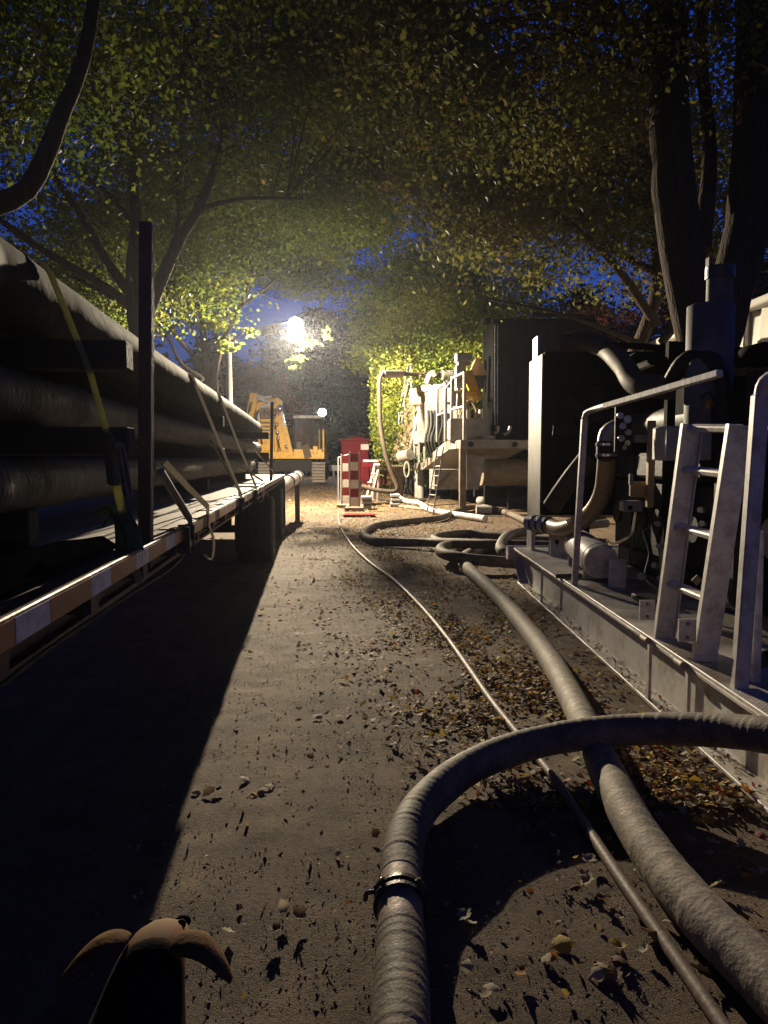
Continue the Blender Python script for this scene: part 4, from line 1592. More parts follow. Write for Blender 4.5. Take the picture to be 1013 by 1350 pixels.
# ------------------------------------------------------------------ dog in the lower left corner
def dog():
    ox, oy = -.495, 1.10
    t = thing("dog", "dark dog with tan and white head turned away, ears flared, lower left corner", "dog", (ox, oy, 0))
    V = [(0, -.35, .43, .12), (0, -.12, .38, .14), (0, .12, .36, .15), (0, .25, .42, .115), (0, .345, .533, .080), (0, .42, .53, .066), (0, .53, .475, .036), (0, .58, .465, .026),
         (.07, .17, .36, .05), (.075, .16, .19, .028), (.075, .17, .03, .024), (.075, .22, .02, .024),
         (-.07, .17, .36, .05), (-.075, .16, .19, .028), (-.075, .17, .03, .024), (-.075, .22, .02, .024),
         (.07, -.33, .37, .068), (.08, -.27, .25, .045), (.08, -.39, .15, .024), (.08, -.36, .03, .024), (.08, -.31, .02, .024),
         (-.07, -.33, .37, .068), (-.08, -.27, .25, .045), (-.08, -.39, .15, .024), (-.08, -.36, .03, .024), (-.08, -.31, .02, .024),
         (0, -.47, .47, .032), (0, -.62, .40, .018)]
    E = [(0, 1), (1, 2), (2, 3), (3, 4), (4, 5), (5, 6), (6, 7), (2, 8), (8, 9), (9, 10), (10, 11), (2, 12), (12, 13), (13, 14), (14, 15),
         (0, 16), (16, 17), (17, 18), (18, 19), (19, 20), (0, 21), (21, 22), (22, 23), (23, 24), (24, 25), (0, 26), (26, 27)]
    me = bpy.data.meshes.new("body")
    me.from_pydata([v[:3] for v in V], E, [])
    o = bpy.data.objects.new("body", me)
    col.objects.link(o)
    o.parent = t
    sk = o.modifiers.new("skin", 'SKIN')
    lay = me.skin_vertices[0] if me.skin_vertices else None
    if lay is None:
        me.attributes  # layer appears with the modifier
    for i, v in enumerate(V):
        me.skin_vertices[0].data[i].radius = (v[3], v[3])
    me.skin_vertices[0].data[0].use_root = True
    sk.use_smooth_shade = True
    ss = o.modifiers.new("sub", 'SUBSURF')
    ss.levels = ss.render_levels = 2
    # fur: black body, tan crown, pale blaze
    m, nt, out = new_mat("dog_fur")
    b = N(nt, "ShaderNodeBsdfPrincipled")
    tc = N(nt, "ShaderNodeTexCoord")
    sx = N(nt, "ShaderNodeSeparateXYZ")
    nt.links.new(tc.outputs['Object'], sx.inputs[0])
    no = N(nt, "ShaderNodeTexNoise")
    no.inputs['Scale'].default_value = 14
    nt.links.new(tc.outputs['Object'], no.inputs[0])
    ad = N(nt, "ShaderNodeMath", operation='MULTIPLY_ADD')
    ad.inputs[1].default_value = .06
    nt.links.new(no.outputs[0], ad.inputs[0])
    nt.links.new(sx.outputs[1], ad.inputs[2])
    cr = N(nt, "ShaderNodeValToRGB")
    e = cr.color_ramp.elements
    e[0].position, e[0].color = .375, (.016, .012, .010, 1)
    e[1].position, e[1].color = .395, (.15, .07, .03, 1)
    x_ = e.new(.45)
    x_.color = (.18, .09, .04, 1)
    nt.links.new(ad.outputs[0], cr.inputs[0])
    # pale patch at the back of the skull
    ab = N(nt, "ShaderNodeMath", operation='ABSOLUTE')
    nt.links.new(sx.outputs[0], ab.inputs[0])
    lt = N(nt, "ShaderNodeMapRange")
    lt.inputs[1].default_value = .028
    lt.inputs[2].default_value = .045
    lt.inputs[3].default_value = .75
    lt.inputs[4].default_value = 0
    nt.links.new(ab.outputs[0], lt.inputs[0])
    gt_ = N(nt, "ShaderNodeMath", operation='GREATER_THAN')
    gt_.inputs[1].default_value = .385
    nt.links.new(ad.outputs[0], gt_.inputs[0])
    mu = N(nt, "ShaderNodeMath", operation='MULTIPLY')
    nt.links.new(lt.outputs[0], mu.inputs[0])
    nt.links.new(gt_.outputs[0], mu.inputs[1])
    mx = N(nt, "ShaderNodeMix", data_type='RGBA')
    nt.links.new(mu.outputs[0], mx.inputs[0])
    nt.links.new(cr.outputs[0], mx.inputs[6])
    mx.inputs[7].default_value = (.22, .16, .11, 1)
    nt.links.new(mx.outputs[2], b.inputs['Base Color'])
    b.inputs['Roughness'].default_value = .9
    b.inputs['Specular IOR Level'].default_value = .05
    bp = N(nt, "ShaderNodeBump")
    bp.inputs['Strength'].default_value = .5
    n2 = N(nt, "ShaderNodeTexNoise")
    n2.inputs['Scale'].default_value = 120
    nt.links.new(tc.outputs['Object'], n2.inputs[0])
    nt.links.new(n2.outputs[0], bp.inputs['Height'])
    nt.links.new(bp.outputs[0], b.inputs['Normal'])
    nt.links.new(b.outputs[0], out.inputs[0])
    me.materials.append(m)
    em = mat("dog_ear_fur", (.16, .088, .036), (.045, .022, .011), 9, .9, spec=.05, bump=.4)
    for s in (-1, 1):
        mb = MB()
        rows = [((.045, .355, .590), .035), ((.080, .355, .600), .045), ((.118, .35, .592), .044), ((.152, .34, .562), .034), ((.180, .325, .522), .012)]
        vs, fs = [], []
        for (c, w) in rows:
            for dz in (.006, -.006):
                for dw in (-w, -w * .35, w * .35, w):
                    vs.append((ox + s * c[0], oy + c[1] + dw, c[2] + dz - abs(dw) * .35))
        for i in range(len(rows) - 1):
            for k in range(3):
                a, b2 = i * 8 + k, (i + 1) * 8 + k
                fs.append((a, a + 1, b2 + 1, b2))
                fs.append((a + 4, b2 + 4, b2 + 5, a + 5))
            a, b2 = i * 8, (i + 1) * 8
            fs += [(a, b2, b2 + 4, a + 4), (a + 3, a + 7, b2 + 7, b2 + 3)]
        fs += [(0, 4, 5, 1), (1, 5, 6, 2), (2, 6, 7, 3), (32, 33, 37, 36), (33, 34, 38, 37), (34, 35, 39, 38)]
        mb.add(vs, fs, True)
        eo = mb.build("ear", em, t)
        es_ = eo.modifiers.new("sub", 'SUBSURF')
        es_.levels = es_.render_levels = 2
    for s in (-1, 1):
        MB().ball((ox + s * .035, oy + .465, .55), .011, 10).build("eye", M['black'], t)
    MB().ball((ox, oy + .60, .468), .018, 10, (1.1, .8, .8)).build("nose", M['black'], t)


dog()
# ------------------------------------------------------------------ recycling rig on a semi trailer (right, far)
RT = frame((2.27, 21.5, 0), math.atan(106.5 / FPX))


def rg(l, s, z):
    return RT @ Vector((l, s, z))


def RM():
    m = MB()
    m.T = RT
    return m


def rig():
    t = thing("mud_rig", "white trailer-mounted mud plant with tanks, railings and stepped deck", "machine", (3.6, 25, 0))
    Z = 2.21
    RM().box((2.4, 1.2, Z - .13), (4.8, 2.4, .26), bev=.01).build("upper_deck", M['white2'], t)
    for k in range(3):
        RM().cyl((.32 + k * 1.35, .0, Z - .13), (.32 + k * 1.35, -.02, Z - .13), .085, 18).build("deck_port", M['black2'], t)
    RM().box((-.012, .55, Z - .13), (.02, .18, .2)).build("reflector", M['concrete'], t)
    # tapered underframe, leg and gusset
    RM().prism([(.1, .05, Z - .27), (1.9, .05, Z - .27), (1.5, .05, Z - .52), (.25, .05, Z - .38)], (0, .12, 0)).build("underframe", M['canvas'], t)
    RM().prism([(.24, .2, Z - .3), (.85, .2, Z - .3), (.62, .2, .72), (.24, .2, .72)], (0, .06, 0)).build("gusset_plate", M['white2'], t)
    lg = RM().box((.1, .12, 1.02), (.20, .18, 2.0), bev=.01).build("support_leg", M['brown_mud'], t)
    RM().box((.1, .12, .04), (.36, .3, .06)).build("foot", M['brown_mud'], lg)
    # brown tank under the deck
    RM().cyl((.95, 1.3, 1.22), (5.0, 1.3, 1.22), .42, 24).build("round_tank", M['brown_mud'], t)
    RM().box((2.6, 2.4, .55), (3.2, .25, .3)).build("rear_frame", M['black2'], t)
    for x_ in (1.3, 2.1, 3.0, 4.2):
        RM().box((x_, 1.9, .4), (.16, .16, .8)).build("support_post", M['black2'], t)
    # white side box with a diagonal brace
    bx = RM().box((-.30, 1.0, 1.02), (.75, .9, .62), bev=.01).build("side_box", M['white2'], t)
    RM().bar((-.62, .54, .75), (-.1, .54, 1.3), .05, .02, up=(0, 1, 0)).build("brace", M['canvas'], bx)
    # sloping deck and lower deck
    RM().prism([(-.02, 1.7, Z), (-.02, 2.3, Z), (-.02, 6.9, 1.50), (-.02, 14, 1.50), (-.02, 14, 1.24), (-.02, 6.7, 1.24), (-.02, 1.7, Z - .27)], (2.5, 0, 0)).build("stepped_deck", M['white2'], t)
    for s_ in (8.2, 8.9):
        RM().cyl((.15, s_, .05), (.15, s_, 1.24), .14, 16).build("jack", M['concrete'], t)
    for s_ in (9.8, 11.2, 12.6):
        for l_ in (.22, 2.2):
            mb = RM()
            tyre_mb(mb, (l_, s_, .55), .55, .3)
            mb.build("wheel", M['tyre'], t)
    # white box and pumps on the upper deck
    bb = at(615, 566, 22.4)
    MB().box((bb.x, 22.6, Z + .34), (1.05, .9, .68), bev=.015).build("white_chest", M['white2'], t)
    MB().box((bb.x - .53, 22.6, Z + .34), (.02, .75, .55)).build("chest_door", M['concrete'], t)
    for k, (x_, y_) in enumerate(((604, 547), (617, 540), (628, 545), (634, 540))):
        p = at(x_, y_, 22.7)
        MB().cyl((p.x, p.y, Z + .6), (p.x, p.y, p.z), .10 - .01 * k, 14).build("valve_body", M['white2'], t)
    MB().tube(spline([at(606, 552, 22.5), at(612, 535, 22.5), at(620, 528, 22.6), at(627, 538, 22.6), at(630, 552, 22.6)], .06), .035, 10).build("chest_hose", M['canvas'], t)
    # column with box top and yellow arm
    c0, c1 = at(607, 515, 23.4), at(607, 482, 23.4)
    MB().box(((c0 + c1) / 2), (.32, .34, (c1 - c0).length), bev=.02).build("column", M['white2'], t)
    p = at(611, 472, 23.4)
    MB().box(p, (.52, .46, .27), bev=.03).build("column_cap", M['galv'], t)
    MB().box(p - Vector((0, 0, .2)), (.4, .36, .12), bev=.02).build("neck", M['white2'], t)
    MB().bar(at(616, 490, 23.6), at(630, 528, 23.6), .32, .22, up=(0, 1, 0), bev=.02).build("yellow_arm", M['yellow'], t)
    MB().box(at(620, 520, 23.6), (.5, .3, .22), bev=.03).build("yellow_base", M['yellow'], t)
    for x_ in (602, 607, 611):
        MB().cyl(at(x_, 548, 23.2), at(x_ + 2, 512, 23.2), .03, 8).build("hydraulic_line", M['galv'], t)
    # tent-like canvas cowl
    q = at(630, 478, 24)
    MB().prism([q + Vector((-.28, 0, -.38)), q + Vector((.32, 0, -.38)), q + Vector((.08, 0, .14)), q + Vector((-.06, 0, .14))], (0, .5, 0)).build("canvas_cowl", M['canvas'], t)
    MB().box(q + Vector((.05, .2, -.62)), (.34, .3, .42)).build("cowl_stand", M['black2'], t)
    # railings at the deck edge (two welded frames)
    for (x0, x1, yt, yb, Y_) in ((577, 588, 505, 578, 23.0), (596, 613, 491, 580, 21.9)):
        mb = MB()
        a, b = at(x0, yt + 8, Y_ + .5), at(x1, yt, Y_)
        a2, b2 = Vector((a.x, a.y, Z)), Vector((b.x, b.y, Z))
        mb.tube(spline([a2, a2.lerp(a, .95), a, a.lerp(b, .1)], .1), .045, 10)
        mb.tube([a, b], .045, 10)
        mb.tube([b, b2], .055, 10)
        mb.tube([a2.lerp(a, .5), b2.lerp(b, .5)], .045, 10)
        mb.build("railing", M['white2'], t)
    mb = MB()
    mb.tube([at(588, 512, 22.8), at(597, 500, 22.3)], .03, 8)
    mb.build("rail_chain", M['galv'], t)
    # steel ladder leaning on the deck
    f0, f1 = gr(563, 676), gr(571, 679)
    g0, g1 = at(577, 590, 21.4), at(585, 589, 21.4)
    lad = MB().bar(f0, g0, .035, .07, up=(0, 1, 0)).build("ladder", M['galv'], t)
    MB().bar(f1, g1, .035, .07, up=(0, 1, 0)).build("stile", M['galv'], lad)
    for k in range(1, 7):
        MB().cyl(f0.lerp(g0, k / 7), f1.lerp(g1, k / 7), .022, 8).build("rung", M['galv'], lad)
    # tank panels with hoses behind
    for (x0, x1, y0_, y1_, Y_, nm) in ((545, 551, 540, 586, 29.0, "tank_panel"), (551, 560, 536, 584, 27.2, "tank_panel")):
        a, b = at(x0, y0_, Y_), at(x1, y1_, Y_)
        MB().box(((a.x + b.x) / 2, Y_, (a.z + b.z) / 2), (abs(b.x - a.x), .9, abs(a.z - b.z)), bev=.01).build(nm, M['white2'], t)
        for xx in (a.x + .03, b.x - .03):
            MB().box((xx, Y_ - .3, (b.z + 1.5) / 2), (.07, .07, b.z - 1.5)).build("tank_leg", M['white2'], t)
    a, b = at(561, 536, 26.3), at(592, 583, 26.3)
    tk = MB().box(((a.x + b.x) / 2 + .35, 26.6, (a.z + b.z) / 2 + .1), (b.x - a.x + .7, 1.0, a.z - b.z + .2), bev=.02).build("mud_tank", M['white2'], t)
    for x_ in (565, 569, 573, 577, 583):
        a = at(x_, 541, 26.0)
        MB().tube(spline([a, a + Vector((.02, 0, -.5)), a + Vector((.10 * (-1) ** x_, -.04, -1.1)), Vector((a.x + .05, 26.0, 1.7))], .12), .045, 8).build("drain_hose", M['black2'], t)
    # long tan beam / hopper and dark machine over the tanks
    MB().bar(at(548, 524, 27.5), at(604, 519, 26.0), .7, .62, bev=.03).build("hopper", M['canvas'], t)
    MB().bar(at(556, 513, 27.0), at(596, 511, 26.2), .6, .24, bev=.04).build("shaker_motor_bed", M['galv'], t)
    MB().tube(spline([at(563, 506, 26.8), at(566, 497, 26.8), at(571, 492, 26.8), at(574, 496, 26.8)], .06), .12, 12).build("shaker_inlet", M['steel'], t)
    MB().ball(at(592, 505, 25.8), .16, 14).build("valve_wheel", M['black2'], t)
    # sloping shale chute with crumpled canvas
    mb = MB()
    rr_ = random.Random(5)
    L0, L1, R0, R1 = at(514, 606, 31), at(541, 515, 28.5), at(535, 608, 30), at(556, 515, 27.8)
    nu, nv = 26, 12
    vs, fs = [], []
    for i in range(nu + 1):
        for j in range(nv + 1):
            a = L0.lerp(L1, i / nu)
            b = R0.lerp(R1, i / nu)
            p = a.lerp(b, j / nv)
            p += Vector((rr_.uniform(-.05, .05), rr_.uniform(-.08, .06) + .10 * math.sin(i * .9 + j * .7), rr_.uniform(-.06, .06)))
            vs.append(p)
    nn = len(vs)
    vs += [p + Vector((.1, .45, 0)) for p in vs[:nn]]
    for i in range(nu):
        for j in range(nv):
            a = i * (nv + 1) + j
            fs.append((a, a + 1, a + nv + 2, a + nv + 1))
            fs.append((a + nn, a + nv + 1 + nn, a + nv + 2 + nn, a + 1 + nn))
    for i in range(nu):
        for j in (0, nv):
            a = i * (nv + 1) + j
            fs.append((a, a + nv + 1, a + nv + 1 + nn, a + nn))
    mb.add(vs, fs, False)
    mb.build("canvas_chute", M['canvas'], t)
    MB().bar(at(537, 608, 29.6), at(559, 520, 27.6), .12, .2, bev=.02).build("chute_frame", M['white2'], t)
    for k in range(5):
        MB().box(at(541 + k * 2, 600 - k * 14, 29.8), (.9, .2, .12)).build("chute_step", M['white2'], t)
    # steep stair rails
    a, b, c = at(526, 545, 29.5), at(541, 465, 28.5), at(543, 520, 28.5)
    mb = MB()
    mb.tube([at(526, 560, 29.5), a, b], .03, 8)
    mb.tube([b, c], .035, 8)
    mb.tube([at(530, 558, 29.4), at(531, 545, 29.3), at(542.5, 478, 28.6)], .025, 8)
    mb.tube([at(527, 552, 29.5), at(542.5, 492, 28.6)], .025, 8)
    mb.tube([at(534, 556, 29.2), at(534, 502, 29.0)], .025, 8)
    mb.build("stair_rail", M['galv'], t)
    # round motor and hanging loop on the lower deck
    MB().cyl(at(528, 602, 28.6), at(541, 599, 28.2), .22, 18).build("deck_motor", M['white2'], t)
    mb = MB()
    pts = []
    for k in range(17):
        a = R(360 * k / 16)
        pts.append(at(536.5 + 3.3 * math.sin(a), 619 + 10 * math.cos(a), 28.0))
    mb.tube(pts, .035, 8)
    mb.build("hose_coil", M['white2'], t)
    mb = MB()
    for k in range(3):
        mb.tube(spline([at(545 + k * 5, 600, 27.8), at(549 + k * 5, 605 + 3 * k, 27.6), at(556 + k * 6, 600, 27.4), at(561 + k * 6, 586, 27.2)], .15), .02, 6)
    mb.build("control_cable", M['green'], t)
    # thin uprights by the wheels
    mb = MB()
    for k in range(7):
        x_ = 517 + k * 2.4
        mb.tube([at(x_ + 1, 614, 29.5), gr(x_ - 4 + k * .4, 655)], .035, 6)
    mb.build("hanging_hose", M['canvas'], t)
    # big black enclosure with bright corner strips
    X0_, X1_ = at(650, 500, 22.6).x, at(785, 500, 22.6).x
    zb, zt = Z + .02, at(640, 420, 22.6).z
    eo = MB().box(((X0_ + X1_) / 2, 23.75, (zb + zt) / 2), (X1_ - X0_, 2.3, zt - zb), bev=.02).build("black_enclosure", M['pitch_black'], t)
    for x_, w_ in ((652.5, .035), (656, .02)):
        p0, p1 = at(x_, 560, 22.56), at(x_ + .5, 428, 22.56)
        MB().bar(p0, p1, w_, .03, up=(0, 1, 0)).build("corner_strip", M['chrome'], eo)
    for k in range(9):
        xx = X0_ + .45 + k * (X1_ - X0_ - .7) / 8
        MB().box((xx, 22.585, (zb + zt) / 2), (.04, .03, zt - zb - .3)).build("panel_rib", M['pitch_black'], eo)
    mb = MB()
    mb.tube([at(702, 414, 22.6), at(783, 418, 22.6)], .06, 8)
    for x_ in (703, 725, 760, 782):
        mb.tube([at(x_, 414 + (x_ - 702) * .05, 22.6), at(x_, 424, 22.6)], .05, 8)
    mb.build("roof_rail", M['black'], eo)
    MB().cyl(at(641, 427, 22.6), at(641, 420, 22.6), .15, 12).build("roof_lug", M['black'], eo)
    for x0, y0_, x1, y1_ in ((652, 571, 656, 562), (664, 573, 673, 562)):
        MB().tube(spline([at(x0, y0_, 22.2), at((x0 + x1) / 2 + 2, (y0_ + y1_) / 2 + 2, 22.2), at(x1, y1_, 22.2)], .05), .05, 8).build("hose_end", M['galv'], eo)
    MB().box(at(644, 577, 22.1), (.4, .2, .12)).build("deck_clip", M['white2'], t)
    # small clutter on the ground beneath
    MB().ball(at(636, 660, 25.0), .22, 14, (1, 1, .8)).build("float_ball", M['concrete'], t)
    MB().cyl(gr(628, 672, .15), gr(648, 672, .15), .14, 14).build("pipe_elbow", M['concrete'], t)
    return t


rig()

# gooseneck pipe standing by the rig
mb = MB()
pp = [at(606, 494, 27), at(560, 494, 27), at(512, 492, 26), at(503.5, 494, 25.8), at(500.5, 503, 25.7), at(500.5, 520, 25.6), at(502, 560, 25.2),
      at(509, 600, 24.8), at(519, 630, 24.6), at(524, 642, 24.5), at(520, 648, 24.5), at(496, 646, 24.8), at(478, 641, 25.2)]
mb.tube(spline(pp, .12), lambda i, t_: .10 if t_ < .16 else .078, 14)
t_ = thing("gooseneck_hose", "tall drooping hose arching from the pale horizontal pipe down to the ground", "hose", (pp[9].x, pp[9].y, 0))
mb.build("hose_body", M['arch_hose'], t_)
MB().cyl(at(505, 493, 25.9), at(530, 493, 26.5), .14, 14).build("joint", M['thin_hose'], t_)
MB().cyl(at(583, 494, 26.8), at(612, 494, 27.1), .17, 14).build("sleeve", M['white2'], t_)


# ------------------------------------------------------------------ excavator (far, on the road)
def excavator():
    EY = 50.0
    t = thing("excavator", "yellow tracked excavator with folded boom and lit cab across the road", "excavator", (at(385, 620, EY).x, EY, 0))

    def A(x, y, d=0.0):
        return at(x, y, EY + d)

    def slab(name, x0, y0, x1, y1, d0, d1, m, parent=t, bev=.04):
        a, b = A(x0, y0, d0), A(x1, y1, d0)
        return MB().box(((a.x + b.x) / 2, EY + (d0 + d1) / 2, (a.z + b.z) / 2), (abs(b.x - a.x), d1 - d0, abs(a.z - b.z)), bev=bev).build(name, m, parent)
    # tracks: seen end-on at the right, side-on dark to the left
    for (x0, x1, d0) in ((411, 429, -1.2), (340, 356, -1.4)):
        a, b = A(x0, 606, d0), A(x1, 635, d0)
        w = abs(b.x - a.x)
        cx = (a.x + b.x) / 2
        h = .75
        tr = MB().box((cx, EY + d0 + 2.2, h), (w * .8, 3.9, 1.2), bev=.4).build("track", M['black2'], t)
        for k in range(7):
            zz = .12 + k * (2 * h - .1) / 7
            MB().box((cx, EY + d0 + .02 + .28 * (abs(k - 3) / 3) ** 2, zz + .08), (w, .12, .175), bev=.02).build("track_shoe", M['track'], tr)
        for k in range(12):
            MB().box((cx, EY + d0 + .45 + k * .33, 1.44), (w, .27, .08), bev=.02).build("track_shoe", M['track'], tr)
    slab("undercarriage", 352, 606, 412, 622, .2, 2.5, M['black2'])
    slab("slew_ring", 372, 602, 405, 608, .6, 2.2, M['black2'])
    # house
    slab("turntable_deck", 340, 595, 428, 605, 0, 3.4, M['yellow'])
    slab("engine_cover", 340, 566, 366, 596, .6, 3.2, M['yellow'])
    sd = slab("side_panel", 340, 552, 362, 595, .3, .6, M['yellow'])
    for k in range(5):
        slab("grille_slat", 343, 556 + k * 5, 356, 558.5 + k * 5, .24, .3, M['brown_mud'], sd, .0)
    slab("counterweight", 420, 566, 428, 604, 1.0, 3.4, M['yellow'])
    slab("beacon", 423.5, 561, 427, 566, 1.5, 1.9, M['dark_red'])
    # cab: frame, glass, seat with operator shape behind the glass
    z0, z1 = A(388, 597).z, A(388, 550).z
    xa, xb = A(388, 0).x, A(424, 0).x
    co = None
    for x_ in (388.7, 411, 423.5):
        cb = MB()
        a, b = A(x_, 597), A(x_, 550)
        cb.box((a.x, EY + .1, (a.z + b.z) / 2), (.14 if x_ != 411 else .26, .14, b.z - a.z))
        o_ = cb.build("cab_post", M['black2'], t)
        co = co or o_
        MB().box((a.x, EY + 1.7, (a.z + b.z) / 2), (.12, .12, b.z - a.z)).build("cab_post", M['black2'], t)
    slab("cab_base", 387.5, 592, 425, 603, -.02, 1.9, M['yellow'], t)
    slab("cab_roof", 386.5, 547.5, 425.5, 551.5, -.12, 1.95, M['white'], t, .06)
    slab("cab_floor_box", 413, 588, 419, 598, -.10, .1, M['yellow'], t, .03)
    slab("windscreen", 390, 552, 409.5, 592, .06, .09, M['glass'], co, 0)
    slab("door_window", 412.5, 552, 422, 592, .06, .09, M['glass'], co, 0)
    slab("rear_window", 390, 552, 422, 580, 1.7, 1.73, M['glass'], co, 0)
    slab("seat", 398, 572, 406, 590, .7, 1.3, M['black'], t, .1)
    slab("seat_back", 400, 559, 406, 574, .9, 1.2, M['black'], t, .1)
    slab("console", 391, 582, 398, 592, .5, 1.2, M['galv'], t, .05)
    MB().prism([A(398, 588, -.2), A(407, 585, -.2), A(411, 602, -.2), A(402, 605, -.2)], (0, .04, 0)).build("step_mat", M['canvas'], t)
    # boom: heavy arm rising left of the cab and folding to the stick
    bm = MB()
    bm.prism([A(372, 602, .2), A(383, 602, .2), A(380, 575, .2), A(369, 532, .2), A(361, 526, .2), A(359, 536, .2), A(366, 570, .2)], (0, .7, 0))
    bo = bm.build("boom", M['yellow'], t)
    MB().bar(A(371, 540, -.1), A(383, 596, -.1), .16, .16, up=(0, 1, 0)).build("boom_ram", M['chrome'], bo)
    MB().bar(A(376, 563, -.12), A(385, 600, -.12), .26, .26, up=(0, 1, 0)).build("ram_barrel", M['yellow'], bo)
    MB().ball(A(369.5, 539, -.1), .28, 12).build("pivot", M['chrome'], bo)
    ub = MB()
    ub.prism([A(336, 532, .3), A(366, 524, .3), A(371, 528, .3), A(371, 534, .3), A(338, 542, .3)], (0, .6, 0))
    ub.prism([A(337, 519, .3), A(341, 520, .3), A(364, 527, .3), A(362, 531, .3), A(340, 527, .3)], (0, .45, 0))
    ub.build("upper_boom", M['yellow'], bo)
    st = MB()
    st.prism([A(330, 518, .1), A(339, 518, .1), A(338, 535, .1), A(331, 560, .1), A(325, 572, .1), A(322, 568, .1), A(327, 535, .1)], (0, .7, 0))
    so = st.build("stick", M['yellow'], t)
    MB().prism([A(329, 531, .0), A(333, 529, .0), A(331, 541, .0), A(326, 548, .0)], (0, .05, 0)).build("stick_window", M['black2'], so)
    for (x0, y0, x1, y1) in ((340, 524, 359, 531), (342, 537, 364, 529), (341, 540, 341, 560), (338, 522, 358, 523)):
        MB().tube(spline([A(x0, y0, -.1), A((x0 + x1) / 2, (y0 + y1) / 2 + 1.5, -.2), A(x1, y1, -.1)], .2), .09, 8).build("hydraulic_hose", M['white'], so)
    MB().tube(spline([A(342, 540, -.2), A(338, 552, -.3), A(341, 566, -.2), A(346, 585, -.1)], .2), .06, 8).build("hydraulic_hose", M['black2'], so)
    # sign plate with red letters
    sg = slab("name_board", 344, 538, 364, 551, .02, .1, M['canvas'], t, 0)
    cu = bpy.data.curves.new("lettering", 'FONT')
    cu.body = "NOR"
    cu.size = .62
    cu.extrude = .01
    tmp_ = bpy.data.objects.new("lettering_curve", cu)
    lo = bpy.data.objects.new("lettering", bpy.data.meshes.new_from_object(tmp_))
    bpy.data.objects.remove(tmp_)
    p = A(347, 548.3, -.01)
    org = ORG[sg.name]
    lo.parent = sg
    lo.location = p - org
    lo.rotation_euler = (math.pi / 2, 0, 0)
    lo.data.materials.clear()
    lo.data.materials.append(M['red'])
    col.objects.link(lo)
    # steps and clutter
    for k in range(5):
        MB().bar(A(364 + k * 3.4, 590, -.05), A(367 + k * 3.4, 602, -.05), .05, .05).build("handhold", M['yellow'], t)
    for x_, y_ in ((365, 560), (367, 578), (378, 589), (366, 570)):
        MB().ball(A(x_, y_, -.05), .14, 10).build("grease_fitting", M['chrome'], t)
    return t


excavator()


# ------------------------------------------------------------------ barricades, fences, container
def barricade(x0, x1, yt, yb, Y, label, seed):
    """upright striped panel board on rubber feet"""
    a, b = at(x0, yb, Y), at(x1, yt, Y)
    w = b.x - a.x
    t = thing("barricade", label, "barricade", ((a.x + b.x) / 2, Y, 0), "red and white striped barricades")
    H = b.z
    n = 6
    hh = (H - .12) / n
    for k in range(n):
        MB().box(((a.x + b.x) / 2 - .02 * k * .3, Y, .14 + hh * (k + .5)), (w, .05, hh - .012), bev=.004).build(
            "panel_stripe", M['dark_red'] if k % 2 == 1 else M['barr_white'], t)
    for xx in (a.x - .02, b.x + .02):
        MB().box((xx, Y, H / 2 + .05), (.04, .06, H), bev=.004).build("frame_tube", M['galv'], t)
    for yy in (-.35, .35):
        MB().box(((a.x + b.x) / 2, Y + yy, .07), (w + .35, .22, .13), bev=.02).build("foot", M['brown_mud'], t)
    MB().box(((a.x + b.x) / 2, Y, .04), (.12, .9, .06)).build("foot_bar", M['dark_red'], t)


barricade(451.5, 460.5, 601, 668, 24.4, "left of two striped barricade boards standing beside the road", 1)
barricade(462.5, 473, 598, 674, 23.0, "right and nearer of two striped barricade boards beside the road", 2)

t = thing("red_container", "faded red site container with flat roof behind the barricades", "container", (at(468, 600, 46).x, 47, 0))
a, b = at(450, 581, 46), at(486, 613, 46)
bo = MB().box(((a.x + b.x) / 2, 47.5, a.z / 2 + .15), (b.x - a.x, 3.0, a.z - .3), bev=.04).build("container_body", M['red'], t)
MB().box(((a.x + b.x) / 2, 47.5, a.z + .06), (b.x - a.x + .2, 3.2, .14), bev=.03).build("container_roof", M['red'], t)
MB().box(((a.x + b.x) / 2 + .1, 47.5, a.z + .2), (.9, 1.2, .16), bev=.03).build("roof_vent", M['red'], t)
for k in range(13):
    MB().box((a.x + .1 + k * (b.x - a.x - .2) / 12, 45.97, a.z / 2 + .1), (.05, .05, a.z - .6)).build("wall_rib", M['red'], bo)
MB().box((a.x + 1.5, 45.96, a.z - .4), (.5, .06, .35)).build("door_plate", M['barr_white'], bo)

for (x0, x1, yt, yb, Y, lab) in ((478, 500, 606, 640, 38, "left red plastic barrier fence behind the sawhorse"),
                                  (499, 522, 605, 634, 40, "right red plastic barrier fence partly behind the drooping hose")):
    a, b = at(x0, yt, Y), at(x1, yt, Y)
    t = thing("barrier_fence", lab, "barrier", ((a.x + b.x) / 2, Y, 0), "red plastic barrier fences")
    W = b.x - a.x
    H = a.z
    MB().box(((a.x + b.x) / 2, Y, H - .06), (W, .06, .12), bev=.01).build("top_rail", M['barr_white'], t)
    MB().box(((a.x + b.x) / 2, Y, .35), (W, .06, .12), bev=.01).build("bottom_rail", M['red'], t)
    MB().box(((a.x + b.x) / 2, Y, H - .28), (W, .05, .18), bev=.01).build("panel", M['red'], t)
    k = 0
    xx = a.x + .03
    while xx < b.x:
        MB().box((xx, Y, (H + .2) / 2), (.05, .04, H - .35)).build("bar", M['red'], t)
        xx += .13
    for xx in (a.x, b.x):
        MB().box((xx, Y, H / 2), (.07, .08, H)).build("post", M['red'], t)
        MB().box((xx, Y, .04), (.3, .6, .08), bev=.02).build("foot", M['black2'], t)

